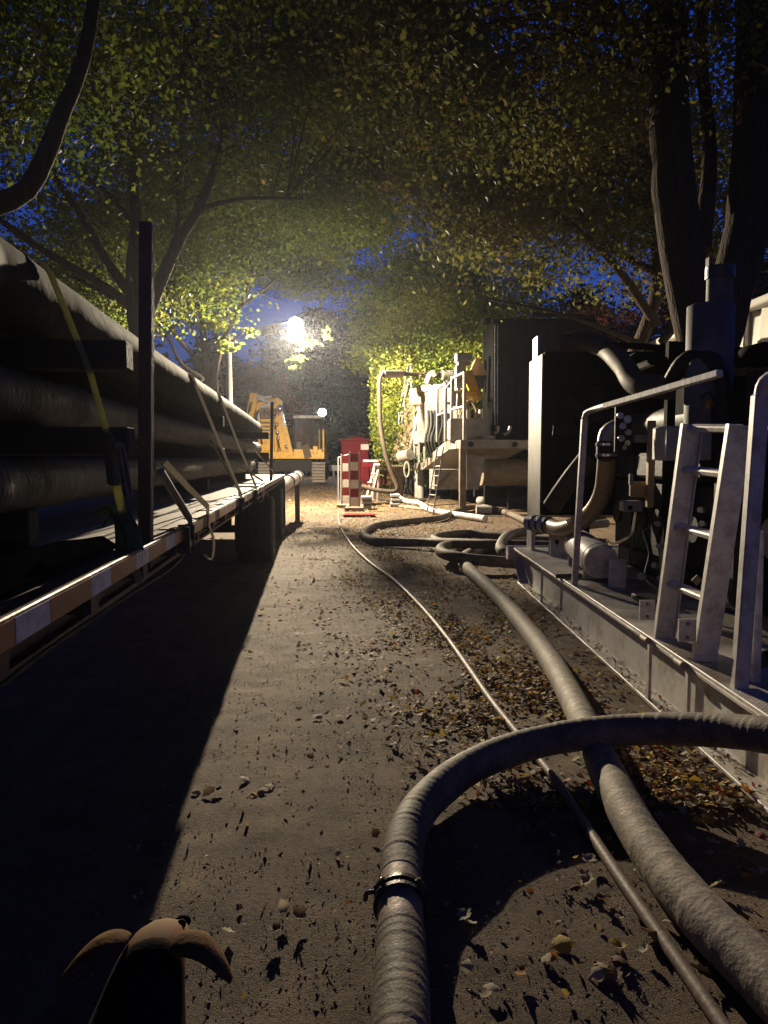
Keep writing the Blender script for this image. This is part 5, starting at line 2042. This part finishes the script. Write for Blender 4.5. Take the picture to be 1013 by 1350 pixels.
# sawhorse / folded steps
t = thing("sawhorse", "small pale folding trestle standing beyond the striped barricades", "trestle", (gr(490, 640).x, gr(490, 640).y, 0))
Y = 26.5
for (xa, ya, xb, yb, dy) in ((494, 613, 481, 645, -.3), (500, 613, 487, 648, -.3), (494, 613, 491, 643, .5), (500, 613, 497, 646, .5)):
    p, q = at(xa, ya, Y), at(xb, yb, Y + dy)
    q.z = max(0.02, q.z)
    MB().bar(p, (q.x, q.y, .02), .06, .05, up=(0, 1, 0)).build("leg", M['barr_white'], t)
MB().bar(at(493, 612, Y), at(501, 612, Y), .3, .07).build("top_board", M['barr_white'], t)
for f_ in (.35, .7):
    p, q = at(494 - 13 * f_, 613 + 32 * f_, Y - .3 * f_), at(500 - 13 * f_, 613 + 32 * f_, Y - .3 * f_)
    MB().bar(p, q, .06, .04).build("rung", M['barr_white'], t)

# stacks of blocks and small ground clutter around the barricades
for (x, y, n_, lab) in ((483, 672, 3, "small stack of dark slotted blocks just right of the nearer barricade"),
                        (521, 668, 3, "stack of three grey slotted blocks beside the fallen boards")):
    p = gr(x, y)
    t = thing("block_stack", lab, "blocks", (p.x, p.y, 0), "stacked blocks on the ground")
    for k in range(n_):
        MB().box((p.x + .03 * (k % 2), p.y + .25, .085 + k * .15), (.34, .7, .10), bev=.02).build("block", M['concrete'], t)
        MB().box((p.x + .03 * (k % 2), p.y + .25, .02 + k * .15), (.25, .6, .04)).build("spacer", M['timber'], t)
for (xa, ya, xb, yb, w, lab) in ((484, 665, 560, 660, .16, "brown plank lying on the ground behind the block stacks"),
                                 (489, 655, 512, 660, .12, "short brown plank lying aslant by the blocks"),
                                 (528, 667, 560, 671, .14, "weathered board lying toward the steel ladder"),
                                 (430, 700, 620, 692, .0, "")):
    if w:
        p, q = gr(xa, ya, .05), gr(xb, yb, .05)
        o = MB().bar(p, q, w, .07, bev=.01).build("plank", M['timber' if xa != 528 else 'plank'])
        tag(o, lab, "plank", "planks lying near the rig")
p = gr(459, 683)
o = MB().box((p.x + .3, p.y + .5, .04), (.9, .5, .07), bev=.02).build("base_plate", M['dark_red'])
tag(o, "flat dark red base plate on the ground at the barricade foot", "plate")
p = at(432, 640, 44)
for k, x_ in enumerate((489, 512)):
    q = gr(x_, 643)
    o = MB().ball((q.x, q.y, .16), .2, 12, (1.3, 1, .8)).build("sand_bag", M['canvas'])
    tag(o, ("pale sandbag under the folding trestle", "pale sandbag to the right of the folding trestle")[k], "sandbag", "sandbags by the trestle")
# wheel of a hand cart
q = at(488, 640, 25.5)
o = MB().tube([(q.x, 25.5, .2), (q.x + .06, 25.5, .2)], .17, 18).build("cart_wheel", M['tyre'])
tag(o, "small black wheel lying by the folding trestle", "wheel")

# grey frame panel left of the barricades and a white guard rail far off
t = thing("frame_panel", "thin galvanised frame panel just left of the striped barricades", "panel", (at(448, 640, 27).x, 27, 0))
for x_ in (446, 449.5):
    a = at(x_, 603, 27)
    MB().box((a.x, 27, a.z / 2), (.035, .035, a.z)).build("upright", M['galv'], t)
a, b = at(446, 603, 27), at(460, 599, 27)
MB().tube([a, b], .02, 8).build("top_tube", M['galv'], t)
t = thing("guard_rail", "long pale guard rail crossing the road end beyond the excavator", "guard rail", (at(445, 607, 62).x, 62, 0))
a, b = at(425, 605, 62), at(500, 605, 62)
MB().box(((a.x + b.x) / 2, 62, .95), (b.x - a.x, .1, .5), bev=.03).build("rail", M['barr_white'], t)
for k in range(6):
    MB().box((a.x + (b.x - a.x) * k / 5, 62.1, .5), (.12, .12, 1.0)).build("post", M['galv'], t)

# white tent behind the skid at the right
def tent():
    t = thing("tent", "white fabric event tent with sloping roof edge behind the right trees", "tent", (11, 17, 0))
    p0, p2 = at(866, 452, 22), at(1130, 351, 12.2)
    # side wall facing the road, in bays
    rr_ = random.Random(3)
    for k in range(5):
        u0, u1 = k / 5, (k + 1) / 5
        a, b = p0.lerp(p2, u0), p0.lerp(p2, u1)
        nu, nv = 14, 10
        vs, fs = [], []
        for i in range(nu + 1):
            for j in range(nv + 1):
                q = a.lerp(b, i / nu)
                z = q.z * (1 - j / nv) - .1
                vs.append(Vector((q.x + .05 * math.sin(i * 2.1 + k + j * .5) + .04 * math.sin(j * 1.9 + i * .8) + .1, q.y, z)))
        for i in range(nu):
            for j in range(nv):
                c = i * (nv + 1) + j
                fs.append((c, c + 1, c + nv + 2, c + nv + 1))
        m_ = len(vs)
        vs += [v + Vector((.03, 0, 0)) for v in vs[:m_]]
        fs += [tuple(reversed([i_ + m_ for i_ in f])) for f in fs]
        MB().add(vs, fs, True).build("wall_panel", M['tent'], t)
        MB().box((a.x, a.y + .02, a.z / 2), (.07, .07, a.z)).build("upright", M['alu'], t)
    MB().bar(p0 + Vector((.0, .2, -.02)), p2 + Vector((0, -.05, .02)), .35, .16, bev=.03).build("roof_edge", M['tent'], t)
    rf = MB()
    rf.prism([p0 + Vector((.1, .2, 0)), p2 + Vector((.1, 0, 0)), p2 + Vector((6, 0, 2.0)), p0 + Vector((6, .2, 2.0))], (0, 0, .06))
    rf.build("roof", M['tent'], t)


tent()


# ------------------------------------------------------------------ trees
TR = np.random.default_rng(17)


def limb_pts(pts, step=.25, wob=.03, seed=0):
    rr_ = random.Random(seed)
    P = spline(pts, step)
    return [p + Vector((rr_.uniform(-wob, wob), rr_.uniform(-wob, wob), rr_.uniform(-wob, wob))) if 0 < i < len(P) - 1 else p for i, p in enumerate(P)]


def seg_dist(P, a, b):
    a, b = np.array(a), np.array(b)
    d = b - a
    t = np.clip(((P - a) @ d) / (d @ d), 0, 1)
    return np.linalg.norm(P - (a + t[:, None] * d), axis=1), t


CAMP = (0.0, 0.0, CAM_H)


def keep_mask(P):
    """leaves stay out of the clearance over the road, off the lamps and off the machines"""
    k = np.ones(len(P), bool)
    d, t = seg_dist(P, CAMP, LAMP)
    k &= ~((d < .16 + .22 * t) & (t > .02))
    d, t = seg_dist(P, LAMP, tuple(LAMP + (LAMP - Vector(CAMP)) * .3))
    k &= ~((d < .9))
    k &= np.linalg.norm(P - np.array(LAMP), axis=1) > 2.3
    # open road corridor
    k &= ~((P[:, 1] < 20) & (P[:, 2] < 4.3 + np.abs(P[:, 0]) * .05))
    k &= ~((P[:, 1] >= 20) & (P[:, 0] > -6.0) & (P[:, 0] < -1.0 + .012 * P[:, 1]) & (P[:, 2] < 5.7))
    return k


def leaf_cloud(blobs, n, size, rng, clump=.42, nclump=None, flat=.45, aspect=.62, gap=0.0, keep=True):
    """blobs: (centre, radii, weight). returns verts (n*4,3)"""
    w = np.array([b[2] for b in blobs], float)
    w /= w.sum()
    nclump = nclump or max(20, n // 70)
    bi = rng.choice(len(blobs), nclump, p=w)
    C = np.zeros((nclump, 3))
    for i, b in enumerate(blobs):
        m = bi == i
        k = m.sum()
        d = rng.normal(size=(k, 3))
        d /= np.linalg.norm(d, axis=1)[:, None]
        r = rng.random(k) ** (1 / 2.2)
        C[m] = np.array(b[0]) + d * r[:, None] * np.array(b[1])
    if gap > 0:
        f = np.sin(C[:, 0] * 1.7 + C[:, 2] * 1.1 + 1) + np.sin(C[:, 1] * 1.3 - C[:, 2] * 1.9) + np.sin(C[:, 0] * .8 - C[:, 1] * 1.1 + 2)
        C = C[f > -3 + gap * 3]
    nc = len(C)
    ci = rng.integers(0, nc, n)
    csz = rng.uniform(.5, 1.4, nc)
    off = rng.normal(size=(n, 3)) * clump * csz[ci][:, None]
    off[:, 2] *= flat
    off[:, 2] -= .25 * (off[:, 0] ** 2 + off[:, 1] ** 2)
    P = C[ci] + off
    if keep:
        P = P[keep_mask(P)]
    n = len(P)
    # leaf axes: drooping, random heading
    a = rng.uniform(0, 2 * np.pi, n)
    dr = rng.normal(-.45, .45, n)
    U = np.stack([np.cos(a) * np.cos(dr), np.sin(a) * np.cos(dr), np.sin(dr)], 1)
    q = rng.normal(size=(n, 3))
    Vv = np.cross(U, q)
    Vv /= np.linalg.norm(Vv, axis=1)[:, None] + 1e-9
    s = rng.uniform(.55, 1.5, n)[:, None] * size
    Wd = np.cross(U, Vv)
    v = np.zeros((n, 4, 3))
    v[:, 0] = P - U * s * .5
    v[:, 1] = P + Vv * s * aspect * .5 + U * s * .05 + Wd * s * .10
    v[:, 2] = P + U * s * .55
    v[:, 3] = P - Vv * s * aspect * .5 + U * s * .05 + Wd * s * .10
    return v.reshape(-1, 3), C


def tree(name, label, base, trunk, limbs, blobs, n, size, m, seed, cat="tree", group=None, twigs=70, **kw):
    rng = np.random.default_rng(seed)
    t = thing(name, label, cat, base, group)
    allp = []
    mb = MB()
    for i, (pts, r0, r1) in enumerate(trunk + limbs):
        P = limb_pts(pts, .30, r0 * .035, seed * 31 + i)
        L = len(P)
        mb2 = mb if i < len(trunk) else MB()
        rr_ = random.Random(seed + i)
        rad = [(r0 + (r1 - r0) * (k / (L - 1)) ** .8) * (1 + rr_.uniform(-.05, .05)) for k in range(L)]
        mb2.tube(P, rad, 14 if r0 > .1 else 8)
        allp += [(p, rad[k]) for k, p in enumerate(P)]
        if i >= len(trunk):
            mb2.build("limb", M['bark'], t)
    mb.build("trunk", M['bark'], t)
    v, C = leaf_cloud(blobs, n, size, rng, **kw)
    # twigs reach from the nearest wood to leaf clumps
    tw = MB()
    AP = np.array([p for p, _ in allp])
    pick = rng.choice(len(C), min(twigs, len(C)), replace=False)
    for c in C[pick]:
        d = np.linalg.norm(AP - c, axis=1) + rng.uniform(0, .8, len(AP)) + np.where(AP[:, 2] > c[2] + .3, 1.5, 0)
        j = int(np.argmin(d))
        if d[j] > 5.5:
            continue
        a, b = Vector(AP[j]), Vector(c)
        mid = a.lerp(b, .5) + Vector((rng.uniform(-.2, .2), rng.uniform(-.2, .2), .12 * (b - a).length))
        P = spline([a, mid, b], .35)
        L = len(P)
        r0 = min(allp[j][1] * .5, .018 + .009 * (b - a).length)
        tw.tube(P, [r0 + (.006 - r0) * k / (L - 1) for k in range(L)], 5, caps=False)
    if tw.v:
        tw.build("twigs", M['bark'], t, kind='stuff')
    org = np.array(base)
    f = np.arange(len(v)).reshape(-1, 4)
    np_mesh("crown", v - org, f, 4, m, parent=t)
    return t


def V3(*a):
    return Vector(a)


# right: big twin-stemmed tree standing behind the skid
b = at(935, 560, 9.8)
B0 = V3(b.x, 9.8, 0)
sp = at(930, 420, 9.8)
tree("linden_tree", "big dark twin-stemmed tree rising behind the skid's grey stack", tuple(B0),
     [([B0, V3(b.x, 9.8, 1.6), at(932, 440, 9.8)], .42, .36),
      ([at(925, 470, 9.8), at(912, 400, 9.8), at(892, 280, 9.7), at(882, 140, 9.6), at(878, -20, 9.5), at(868, -220, 9.3)], .30, .22),
      ([at(940, 470, 9.8), at(962, 390, 9.8), at(985, 300, 9.9), at(992, 200, 9.9), at(998, 60, 10), at(1006, -200, 10)], .30, .24)],
     [([at(925, 330, 9.9), at(936, 200, 10.3), at(925, 60, 10.8), at(940, -100, 11)], .13, .06),
      ([at(880, 120, 9.6), at(820, 20, 10), at(740, -60, 10.4)], .10, .03),
      ([at(885, 60, 9.6), at(860, -60, 9.4), at(780, -160, 9)], .10, .03),
      ([at(990, 220, 9.9), at(1040, 120, 10.3), at(1100, 40, 10.8)], .10, .04)],
     [((2.2, 9.8, 8.0), (3.0, 3.5, 2.2), 1.3), ((5.0, 10.5, 8.8), (3.0, 4.0, 3.0), .8), ((1.2, 7.2, 8.2), (2.6, 2.6, 1.5), .8)],
     76000, .080, M['leaf_olive'], 41, twigs=90, gap=.62)

# right: trees further along the rig
tree("linden_tree", "dark olive tree over the black enclosure, second on the right side", (5.4, 18.3, 0),
     [([V3(5.4, 18.3, 0), V3(5.5, 18.2, 2.5), V3(6.4, 17.3, 5.5), V3(6.0, 17, 8.5)], .26, .10)],
     [([V3(6.5, 17.4, 4.8), V3(5.0, 16.6, 6.2), V3(3.0, 15.6, 7.2), V3(1.4, 14.6, 7.6)], .12, .03),
      ([V3(6.5, 17.4, 4.2), V3(4.4, 17.0, 4.9), V3(2.4, 17.2, 5.4)], .09, .02),
      ([V3(6.3, 17.2, 6.0), V3(4.0, 18.2, 7.6), V3(1.8, 19, 9)], .10, .03),
      ([V3(6.6, 17.4, 4.4), V3(7.6, 15.8, 6.0), V3(8.4, 14.4, 7.4)], .10, .03)],
     [((3.6, 17.0, 8.1), (3.0, 3.4, 2.3), 1.3), ((6.0, 17.5, 8.0), (3.0, 3.2, 2.5), 1.3), ((2.0, 15.0, 7.6), (2.0, 2.4, 1.6), .6),
      
      ((.6, 17.5, 10.0), (2.4, 3.6, 1.6), 1.1), ((.8, 14.5, 8.6), (1.8, 2.4, 1.2), .6), ((-.4, 21, 11.0), (2.6, 3.0, 1.8), .8)],
     100000, .108, M['leaf_olive'], 42, twigs=110, gap=.4)
tree("linden_tree", "yellow green tree glowing in the lamp light above the mud plant", (3.2, 30.5, 0),
     [([V3(3.2, 30.5, 0), V3(3.1, 30.5, 3), V3(2.9, 30.4, 6), V3(2.8, 30.2, 10)], .26, .10)],
     [([V3(3.1, 30.5, 3.6), V3(1.4, 29.6, 5.4), V3(.2, 28.6, 6.8)], .11, .03),
      ([V3(3.0, 30.4, 4.6), V3(4.8, 28.8, 6.2), V3(5.6, 27, 7.6)], .11, .03),
      ([V3(3.0, 30.4, 5.4), V3(1.6, 31.4, 8), V3(1.0, 32, 10)], .10, .03)],
     [((1.6, 28.8, 7.4), (2.9, 3.2, 2.8), 1.2), ((4.4, 28.6, 6.6), (3.0, 3.2, 3.0), 1.2), ((1.6, 30.5, 4.0), (2.4, 2.2, 2.6), .8), ((3.2, 32, 9.5), (3.4, 3, 2.2), .7),
      ((5.4, 30.8, 3.6), (2.8, 2, 2.2), .6)],
     100000, .11, M['leaf_bright'], 43, twigs=90, gap=.0, clump=.5)
tree("understory_tree", "low bushy green tree at the road end right of the second lamp", (1.5, 41, 0),
     [([V3(1.5, 41, 0), V3(1.5, 41, 2.0), V3(1.3, 41, 5)], .14, .05)],
     [([V3(1.5, 41, 1.5), V3(.4, 40.4, 3.0), V3(-.3, 40, 4.2)], .06, .02)],
     [((.4, 40.4, 3.0), (2.6, 2.2, 2.6), 1), ((3.4, 41, 4.0), (3.2, 2.4, 3.4), 1.2), ((.6, 41, 1.2), (2.4, 1.6, 1.2), .4)],
     26000, .16, M['leaf_bright'], 44, twigs=40, clump=.5)
tree("linden_tree", "bright yellow green tree between road end and pale horizontal pipe", (.9, 35, 0),
     [([V3(.9, 35, 0), V3(.8, 35, 4), V3(.6, 35, 8)], .18, .08)],
     [([V3(.8, 35, 3.6), V3(-.2, 34, 5.2), V3(-.9, 33.4, 6.4)], .08, .02),
      ([V3(.8, 35, 4.4), V3(2.2, 34, 6), V3(3.2, 33.4, 7)], .08, .02)],
     [((.2, 34, 6.4), (1.9, 2.4, 2.6), 1.2), ((1.4, 34.5, 8.5), (3, 2.6, 2.2), .9), ((.9, 34.6, 3.8), (1.8, 1.8, 1.6), .5)],
     36000, .12, M['leaf_bright'], 45, twigs=50, clump=.45)

# left: main tree behind the trailer
def A15(x, y, d=0):
    return at(x, y, 15 + d)


b = A15(187, 470)
tree("linden_tree", "large multi-limbed tree behind the pipe load, left of the near post", (b.x, 15, 0),
     [([V3(b.x, 15, 0), V3(b.x, 15, 2.5), A15(186, 440), A15(183, 405)], .27, .24),
      ([A15(184, 420), A15(176, 360), A15(180, 300, .3), A15(176, 220, .6), A15(186, 130, .8)], .19, .07),
      ([A15(190, 425), A15(212, 370, -.2), A15(240, 310, -.4), A15(262, 275, -.5), A15(290, 200, -.8), A15(300, 130, -1)], .16, .05)],
     [([A15(180, 412), A15(150, 385, -.3), A15(105, 358, -.6), A15(45, 322, -1), A15(-30, 268, -1.5)], .11, .05),
      ([A15(182, 400), A15(160, 372, -.2), A15(130, 325, -.5), A15(105, 280, -.8), A15(80, 245, -1), A15(50, 180, -1.2)], .12, .05),
      ([A15(150, 392), A15(110, 372, .8), A15(70, 352, 1.2)], .06, .03),
      ([A15(214, 368), A15(226, 330, .4), A15(236, 290, .8), A15(232, 220, 1)], .08, .03),
      ([A15(262, 275, -.5), A15(320, 262, -1.2), A15(400, 262, -2)], .06, .02),
      ([A15(178, 300, .3), A15(150, 262, .5), A15(110, 232, .8)], .07, .03)],
     [((-4.6, 15.2, 9.7), (3.6, 3.2, 2.4), 1.4), ((-6.8, 16.4, 8.0), (2.6, 2.4, 2.6), .9), ((-2.4, 13.8, 9.0), (2.2, 2.6, 1.9), .9),
      ((-7.2, 16.6, 5.6), (2.2, 1.4, 1.4), .45), ((-5, 17.5, 6.4), (2.0, 1.2, 1.6), .4), ((-.6, 12.8, 8.8), (1.8, 2.2, 1.4), .7), ((-1.2, 17, 10.6), (2.4, 2.6, 1.4), .6), ((-.6, 19.5, 8.6), (2.0, 2.6, 1.1), .6), ((-2.4, 18.5, 8.3), (1.6, 2, .9), .4)],
     100000, .098, M['leaf_green'], 46, twigs=120, gap=.45)


def A24(x, y, d=0):
    return at(x, y, 24.5 + d)


b = A24(277, 530)
tree("linden_tree", "slimmer tree with spread limbs just left of the wooden lamp pole", (b.x, 24.5, 0),
     [([V3(b.x, 24.5, 0), V3(b.x, 24.5, 2.5), A24(279, 500)], .26, .22),
      ([A24(278, 505), A24(270, 460), A24(266, 400, .4), A24(262, 340, .6), A24(270, 270, .8)], .14, .05),
      ([A24(280, 505), A24(292, 455), A24(316, 405, -.4), A24(338, 350, -.6), A24(352, 300, -.8)], .14, .04)],
     [([A24(276, 500), A24(256, 470), A24(230, 440, -.3), A24(200, 400, -.6)], .12, .04),
      ([A24(268, 500, .5), A24(240, 480, .8), A24(222, 445, 1.2)], .10, .05),
      ([A24(270, 470), A24(252, 432), A24(240, 410)], .07, .03),
      ([A24(316, 405, -.4), A24(350, 380, -1), A24(392, 340, -1.5)], .05, .02),
      ([A24(292, 455), A24(300, 400, .5), A24(296, 340, .8)], .07, .03)],
     [((-6.0, 24.5, 9.6), (3.6, 3.4, 2.8), 1.3), ((-3.6, 23.5, 9.4), (2.8, 3.0, 2.0), .9), ((-8.0, 24, 8), (2.6, 3, 2.2), .7),
      ((-5.8, 23.6, 7.2), (2.6, 1.8, 1.0), .35), ((-5.2, 23.0, 5.9), (.75, .5, .38), .05), ((-1.4, 23, 9.4), (2.0, 2.4, 1.6), .5), ((-2.8, 27.5, 8.6), (1.9, 1.6, 1.0), .30)],
     84000, .115, M['leaf_green'], 47, twigs=110, gap=.2)

# left near tree: only its sweeping branch and the canopy overhead
tree("linden_tree", "nearest left tree whose dark branch sweeps up from the picture edge", (-6.2, 6.6, 0),
     [([V3(-6.2, 6.6, 0), V3(-6.1, 6.6, 2.4), V3(-6.0, 6.6, 4.5), V3(-5.6, 6.8, 8.5)], .32, .16)],
     [([V3(-6.05, 6.6, 3.1), at(-70, 278, 6.4), at(-10, 272, 6.3), at(35, 250, 6.3), at(58, 210, 6.3), at(82, 150, 6.4), at(110, 80, 6.6), at(128, -30, 6.9)], .125, .055),
      ([V3(-5.9, 6.6, 5.2), V3(-4.0, 7.2, 6.8), V3(-2.2, 7.8, 7.6)], .10, .03),
      ([V3(-5.8, 6.7, 6.2), V3(-4.4, 5.2, 7.4), V3(-2.8, 4.2, 8.0)], .10, .03)],
     [((-3.6, 7.6, 7.6), (2.6, 3.0, 1.6), 1.2), ((-1.6, 8.4, 8.2), (2.2, 2.6, 1.3), .9), ((-4.6, 8.5, 6.1), (1.6, 1.6, .9), .4), ((-5.4, 6.5, 8.2), (2.4, 3, 2), .6),
      ((-2.6, 4.8, 7.6), (2.2, 2.0, 1.2), .5)],
     70000, .072, M['leaf_green'], 48, twigs=80, gap=.45)

# unseen trees added behind the camera to block blue sky fill
for (lab, bx, by, src) in (("unseen linden tree added behind the camera on the left to block sky light", -6.5, -5.5, 46), ("unseen linden tree added behind the camera on the right to block sky light", 6.0, -6.5, 42)):
    rng = np.random.default_rng(src + 7)
    t = thing("linden_tree", lab, "tree", (bx, by, 0))
    MB().tube(spline([V3(bx, by, 0), V3(bx + .1, by, 3), V3(bx * .93, by, 6), V3(bx * .85, by, 9)], .4), lambda i, q: .30 - .2 * q, 12).build("trunk", M['bark'], t)
    for dx, dy in ((-bx * .55, 3.2), (-bx * .6, -1.5), (bx * .2, 2.5)):
        MB().tube(spline([V3(bx, by, 4.2), V3(bx + dx * .5, by + dy * .5, 6.0), V3(bx + dx, by + dy, 7.4)], .4), lambda i, q: .12 - .09 * q, 8).build("limb", M['bark'], t)
    v, C = leaf_cloud([((bx * .75, by, 8.2), (3.6, 4, 2.4), 1), ((bx * .35, by + 3.5, 7.8), (3.0, 4, 1.6), 1), ((bx * .4, by - 4, 7.6), (3.6, 4, 2.4), .8), ((bx * 1.1, by + 3.0, 5.6), (2, 5, 3.0), .8)],
                      26000, .17, rng, clump=.5, keep=False)
    np_mesh("crown", v - np.array((bx, by, 0)), np.arange(len(v)).reshape(-1, 4), 4, M['leaf_green'], parent=t)

# small lit sprays hanging beside the lamp
for (lab, pts, blobs_, n_) in (
        ("spray of lit yellow green leaves dangling just below the near lamp",
         [at(470, 400, 22.2), at(440, 425, 22.4), at(415, 440, 22.6), at(402, 458, 22.6), at(392, 480, 22.6)],
         [(tuple(at(404, 453, 22.6)), (.40, .3, .12), 1), (tuple(at(395, 470, 22.6)), (.15, .2, .30), .6), (tuple(at(388, 484, 22.6)), (.19, .2, .06), .25), (tuple(at(432, 442, 22.4)), (.20, .3, .28), .9),
          (tuple(at(430, 462, 22.4)), (.05, .1, .07), .1)], 170),
        ("lit tuft of leaves at a twig end beside the wooden pole top",
         [at(262, 470, 20.2), at(285, 455, 20.1), at(310, 448, 20)],
         [(tuple(at(303, 456, 20)), (.36, .3, .17), 1), (tuple(at(330, 438, 20)), (.26, .3, .12), .6)], 230)):
    rng = np.random.default_rng(len(lab))
    t = thing("leaf_spray", lab, "foliage", tuple(pts[0]), "leafy twig ends near the lamp")
    MB().tube(spline(pts, .1), .012, 6).build("twig", M['bark'], t)
    v, C = leaf_cloud(blobs_, n_, .11, rng, clump=.08, nclump=30, keep=False)
    np_mesh("leaves", v - np.array(pts[0]), np.arange(len(v)).reshape(-1, 4), 4, M['leaf_green'], parent=t)

# reddish tree behind the pole and excavator
tree("maple_tree", "rust red leafy tree behind the excavator's folded boom", (-10.5, 58, 0),
     [([V3(-10.5, 58, 0), V3(-10.4, 58, 3), V3(-10.2, 58, 7)], .2, .06)],
     [([V3(-10.4, 58, 2.4), V3(-12, 57.6, 5), V3(-12.6, 57.4, 7)], .08, .02)],
     [((-10.4, 57.5, 6.3), (3.0, 2.2, 3.2), 1.3), ((-12.4, 57.5, 5.0), (2.6, 2, 2.8), .8), ((-7.8, 57.5, 4.6), (2.0, 2, 2.2), .6)],
     22000, .20, M['leaf_red'], 49, twigs=40, clump=.5, keep=False)

# far dark trees closing the view
far = [(-18, 78, 15, 5.5), (-12, 84, 17, 5), (-8, 82, 19, 4.8), (-3.4, 90, 20, 5.2), (0.6, 84, 22, 4.8), (-5.8, 74, 17, 4.2), (5, 84, 16, 5), (10, 74, 17, 5.5),
       (16, 60, 16, 5.5), (-26, 66, 16, 6), (22, 44, 15, 6), (-19, 46, 13, 5), (-15, 33, 11, 4.2), (15, 34, 12, 4.5)]
protos = []
for k in range(3):
    rng = np.random.default_rng(100 + k)
    bl = [((0, 0, 5.5), (3.0, 3.0, 4.2), 1.4), ((.8, 0, 9.5), (2.2, 2.2, 3.0), .9), ((-.6, .3, 2.4), (3.4, 3.2, 1.8), .6), ((0, 0, 12.2), (1.2, 1.2, 2.0), .3)]
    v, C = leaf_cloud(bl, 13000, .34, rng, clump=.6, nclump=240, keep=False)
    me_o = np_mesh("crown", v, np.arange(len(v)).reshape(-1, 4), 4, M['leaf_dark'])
    protos.append(me_o.data)
    bpy.data.objects.remove(me_o)
trunk_me = None
rr = random.Random(77)
for k, (x, y, h, w) in enumerate(far):
    lab_ = {7: "dark tree behind the black enclosure, far to the right", 8: "dark tree above the tent roof, far right", 9: "dark tree beyond the tent at the right edge",
            10: "dark tree behind the slim tree at the left", 11: "dark tree far left behind the pipe load", 12: "dark tree standing behind the mud plant's column"}.get(
        k, "tall dark tree of the black tree line closing the far view")
    t = thing("background_tree", lab_, "tree", (x, y, 0), "dark trees beyond the road")
    if trunk_me is None:
        mb = MB()
        mb.tube([(0, 0, 0), (.1, 0, 5), (.1, .1, 12)], [.32, .25, .06], 10)
        o = mb.build("trunk", M['bark'])
        trunk_me = o.data
        org = ORG[o.name].copy()
        bpy.data.objects.remove(o)
    s = h / 14.0
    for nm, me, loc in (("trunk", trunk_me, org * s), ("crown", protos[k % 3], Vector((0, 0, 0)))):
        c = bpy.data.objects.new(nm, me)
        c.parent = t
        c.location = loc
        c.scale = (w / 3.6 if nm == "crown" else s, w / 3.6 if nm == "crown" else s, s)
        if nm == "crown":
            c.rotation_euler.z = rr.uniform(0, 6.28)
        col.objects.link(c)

# red and green bushes seen at the right between trunk and enclosure
tree("red_maple", "small red and green maple showing above the skid hood at right", (8.2, 25, 0),
     [([V3(8.2, 25, 0), V3(8.2, 25, 2.2), V3(8.0, 25, 5.5)], .12, .05)],
     [([V3(8.2, 25, 1.8), V3(7.2, 24.6, 3.6), V3(6.6, 24.4, 4.6)], .06, .02)],
     [((7.6, 24.6, 5.2), (1.8, 1.6, 1.8), 1), ((10.4, 24.8, 6.6), (2.2, 1.8, 2.2), 1)],
     13000, .13, M['leaf_red'], 50, twigs=30, clump=.35, keep=False)

# ------------------------------------------------------------------ night air
def haze():
    m, nt, out = new_mat("damp_night_air")
    v = N(nt, "ShaderNodeVolumePrincipled")
    v.inputs['Color'].default_value = (.8, .86, 1.0, 1)
    v.inputs['Density'].default_value = HAZE
    v.inputs['Anisotropy'].default_value = .78
    nt.links.new(v.outputs[0], out.inputs['Volume'])
    o = MB().box((0, 0, 12.5), (304, 304, 27)).build("haze", m, None, kind='stuff')
    tag(o, "thin damp night air glowing around the street lamps", "haze")


HAZE = 0.00032
if HAZE > 0:
    haze()
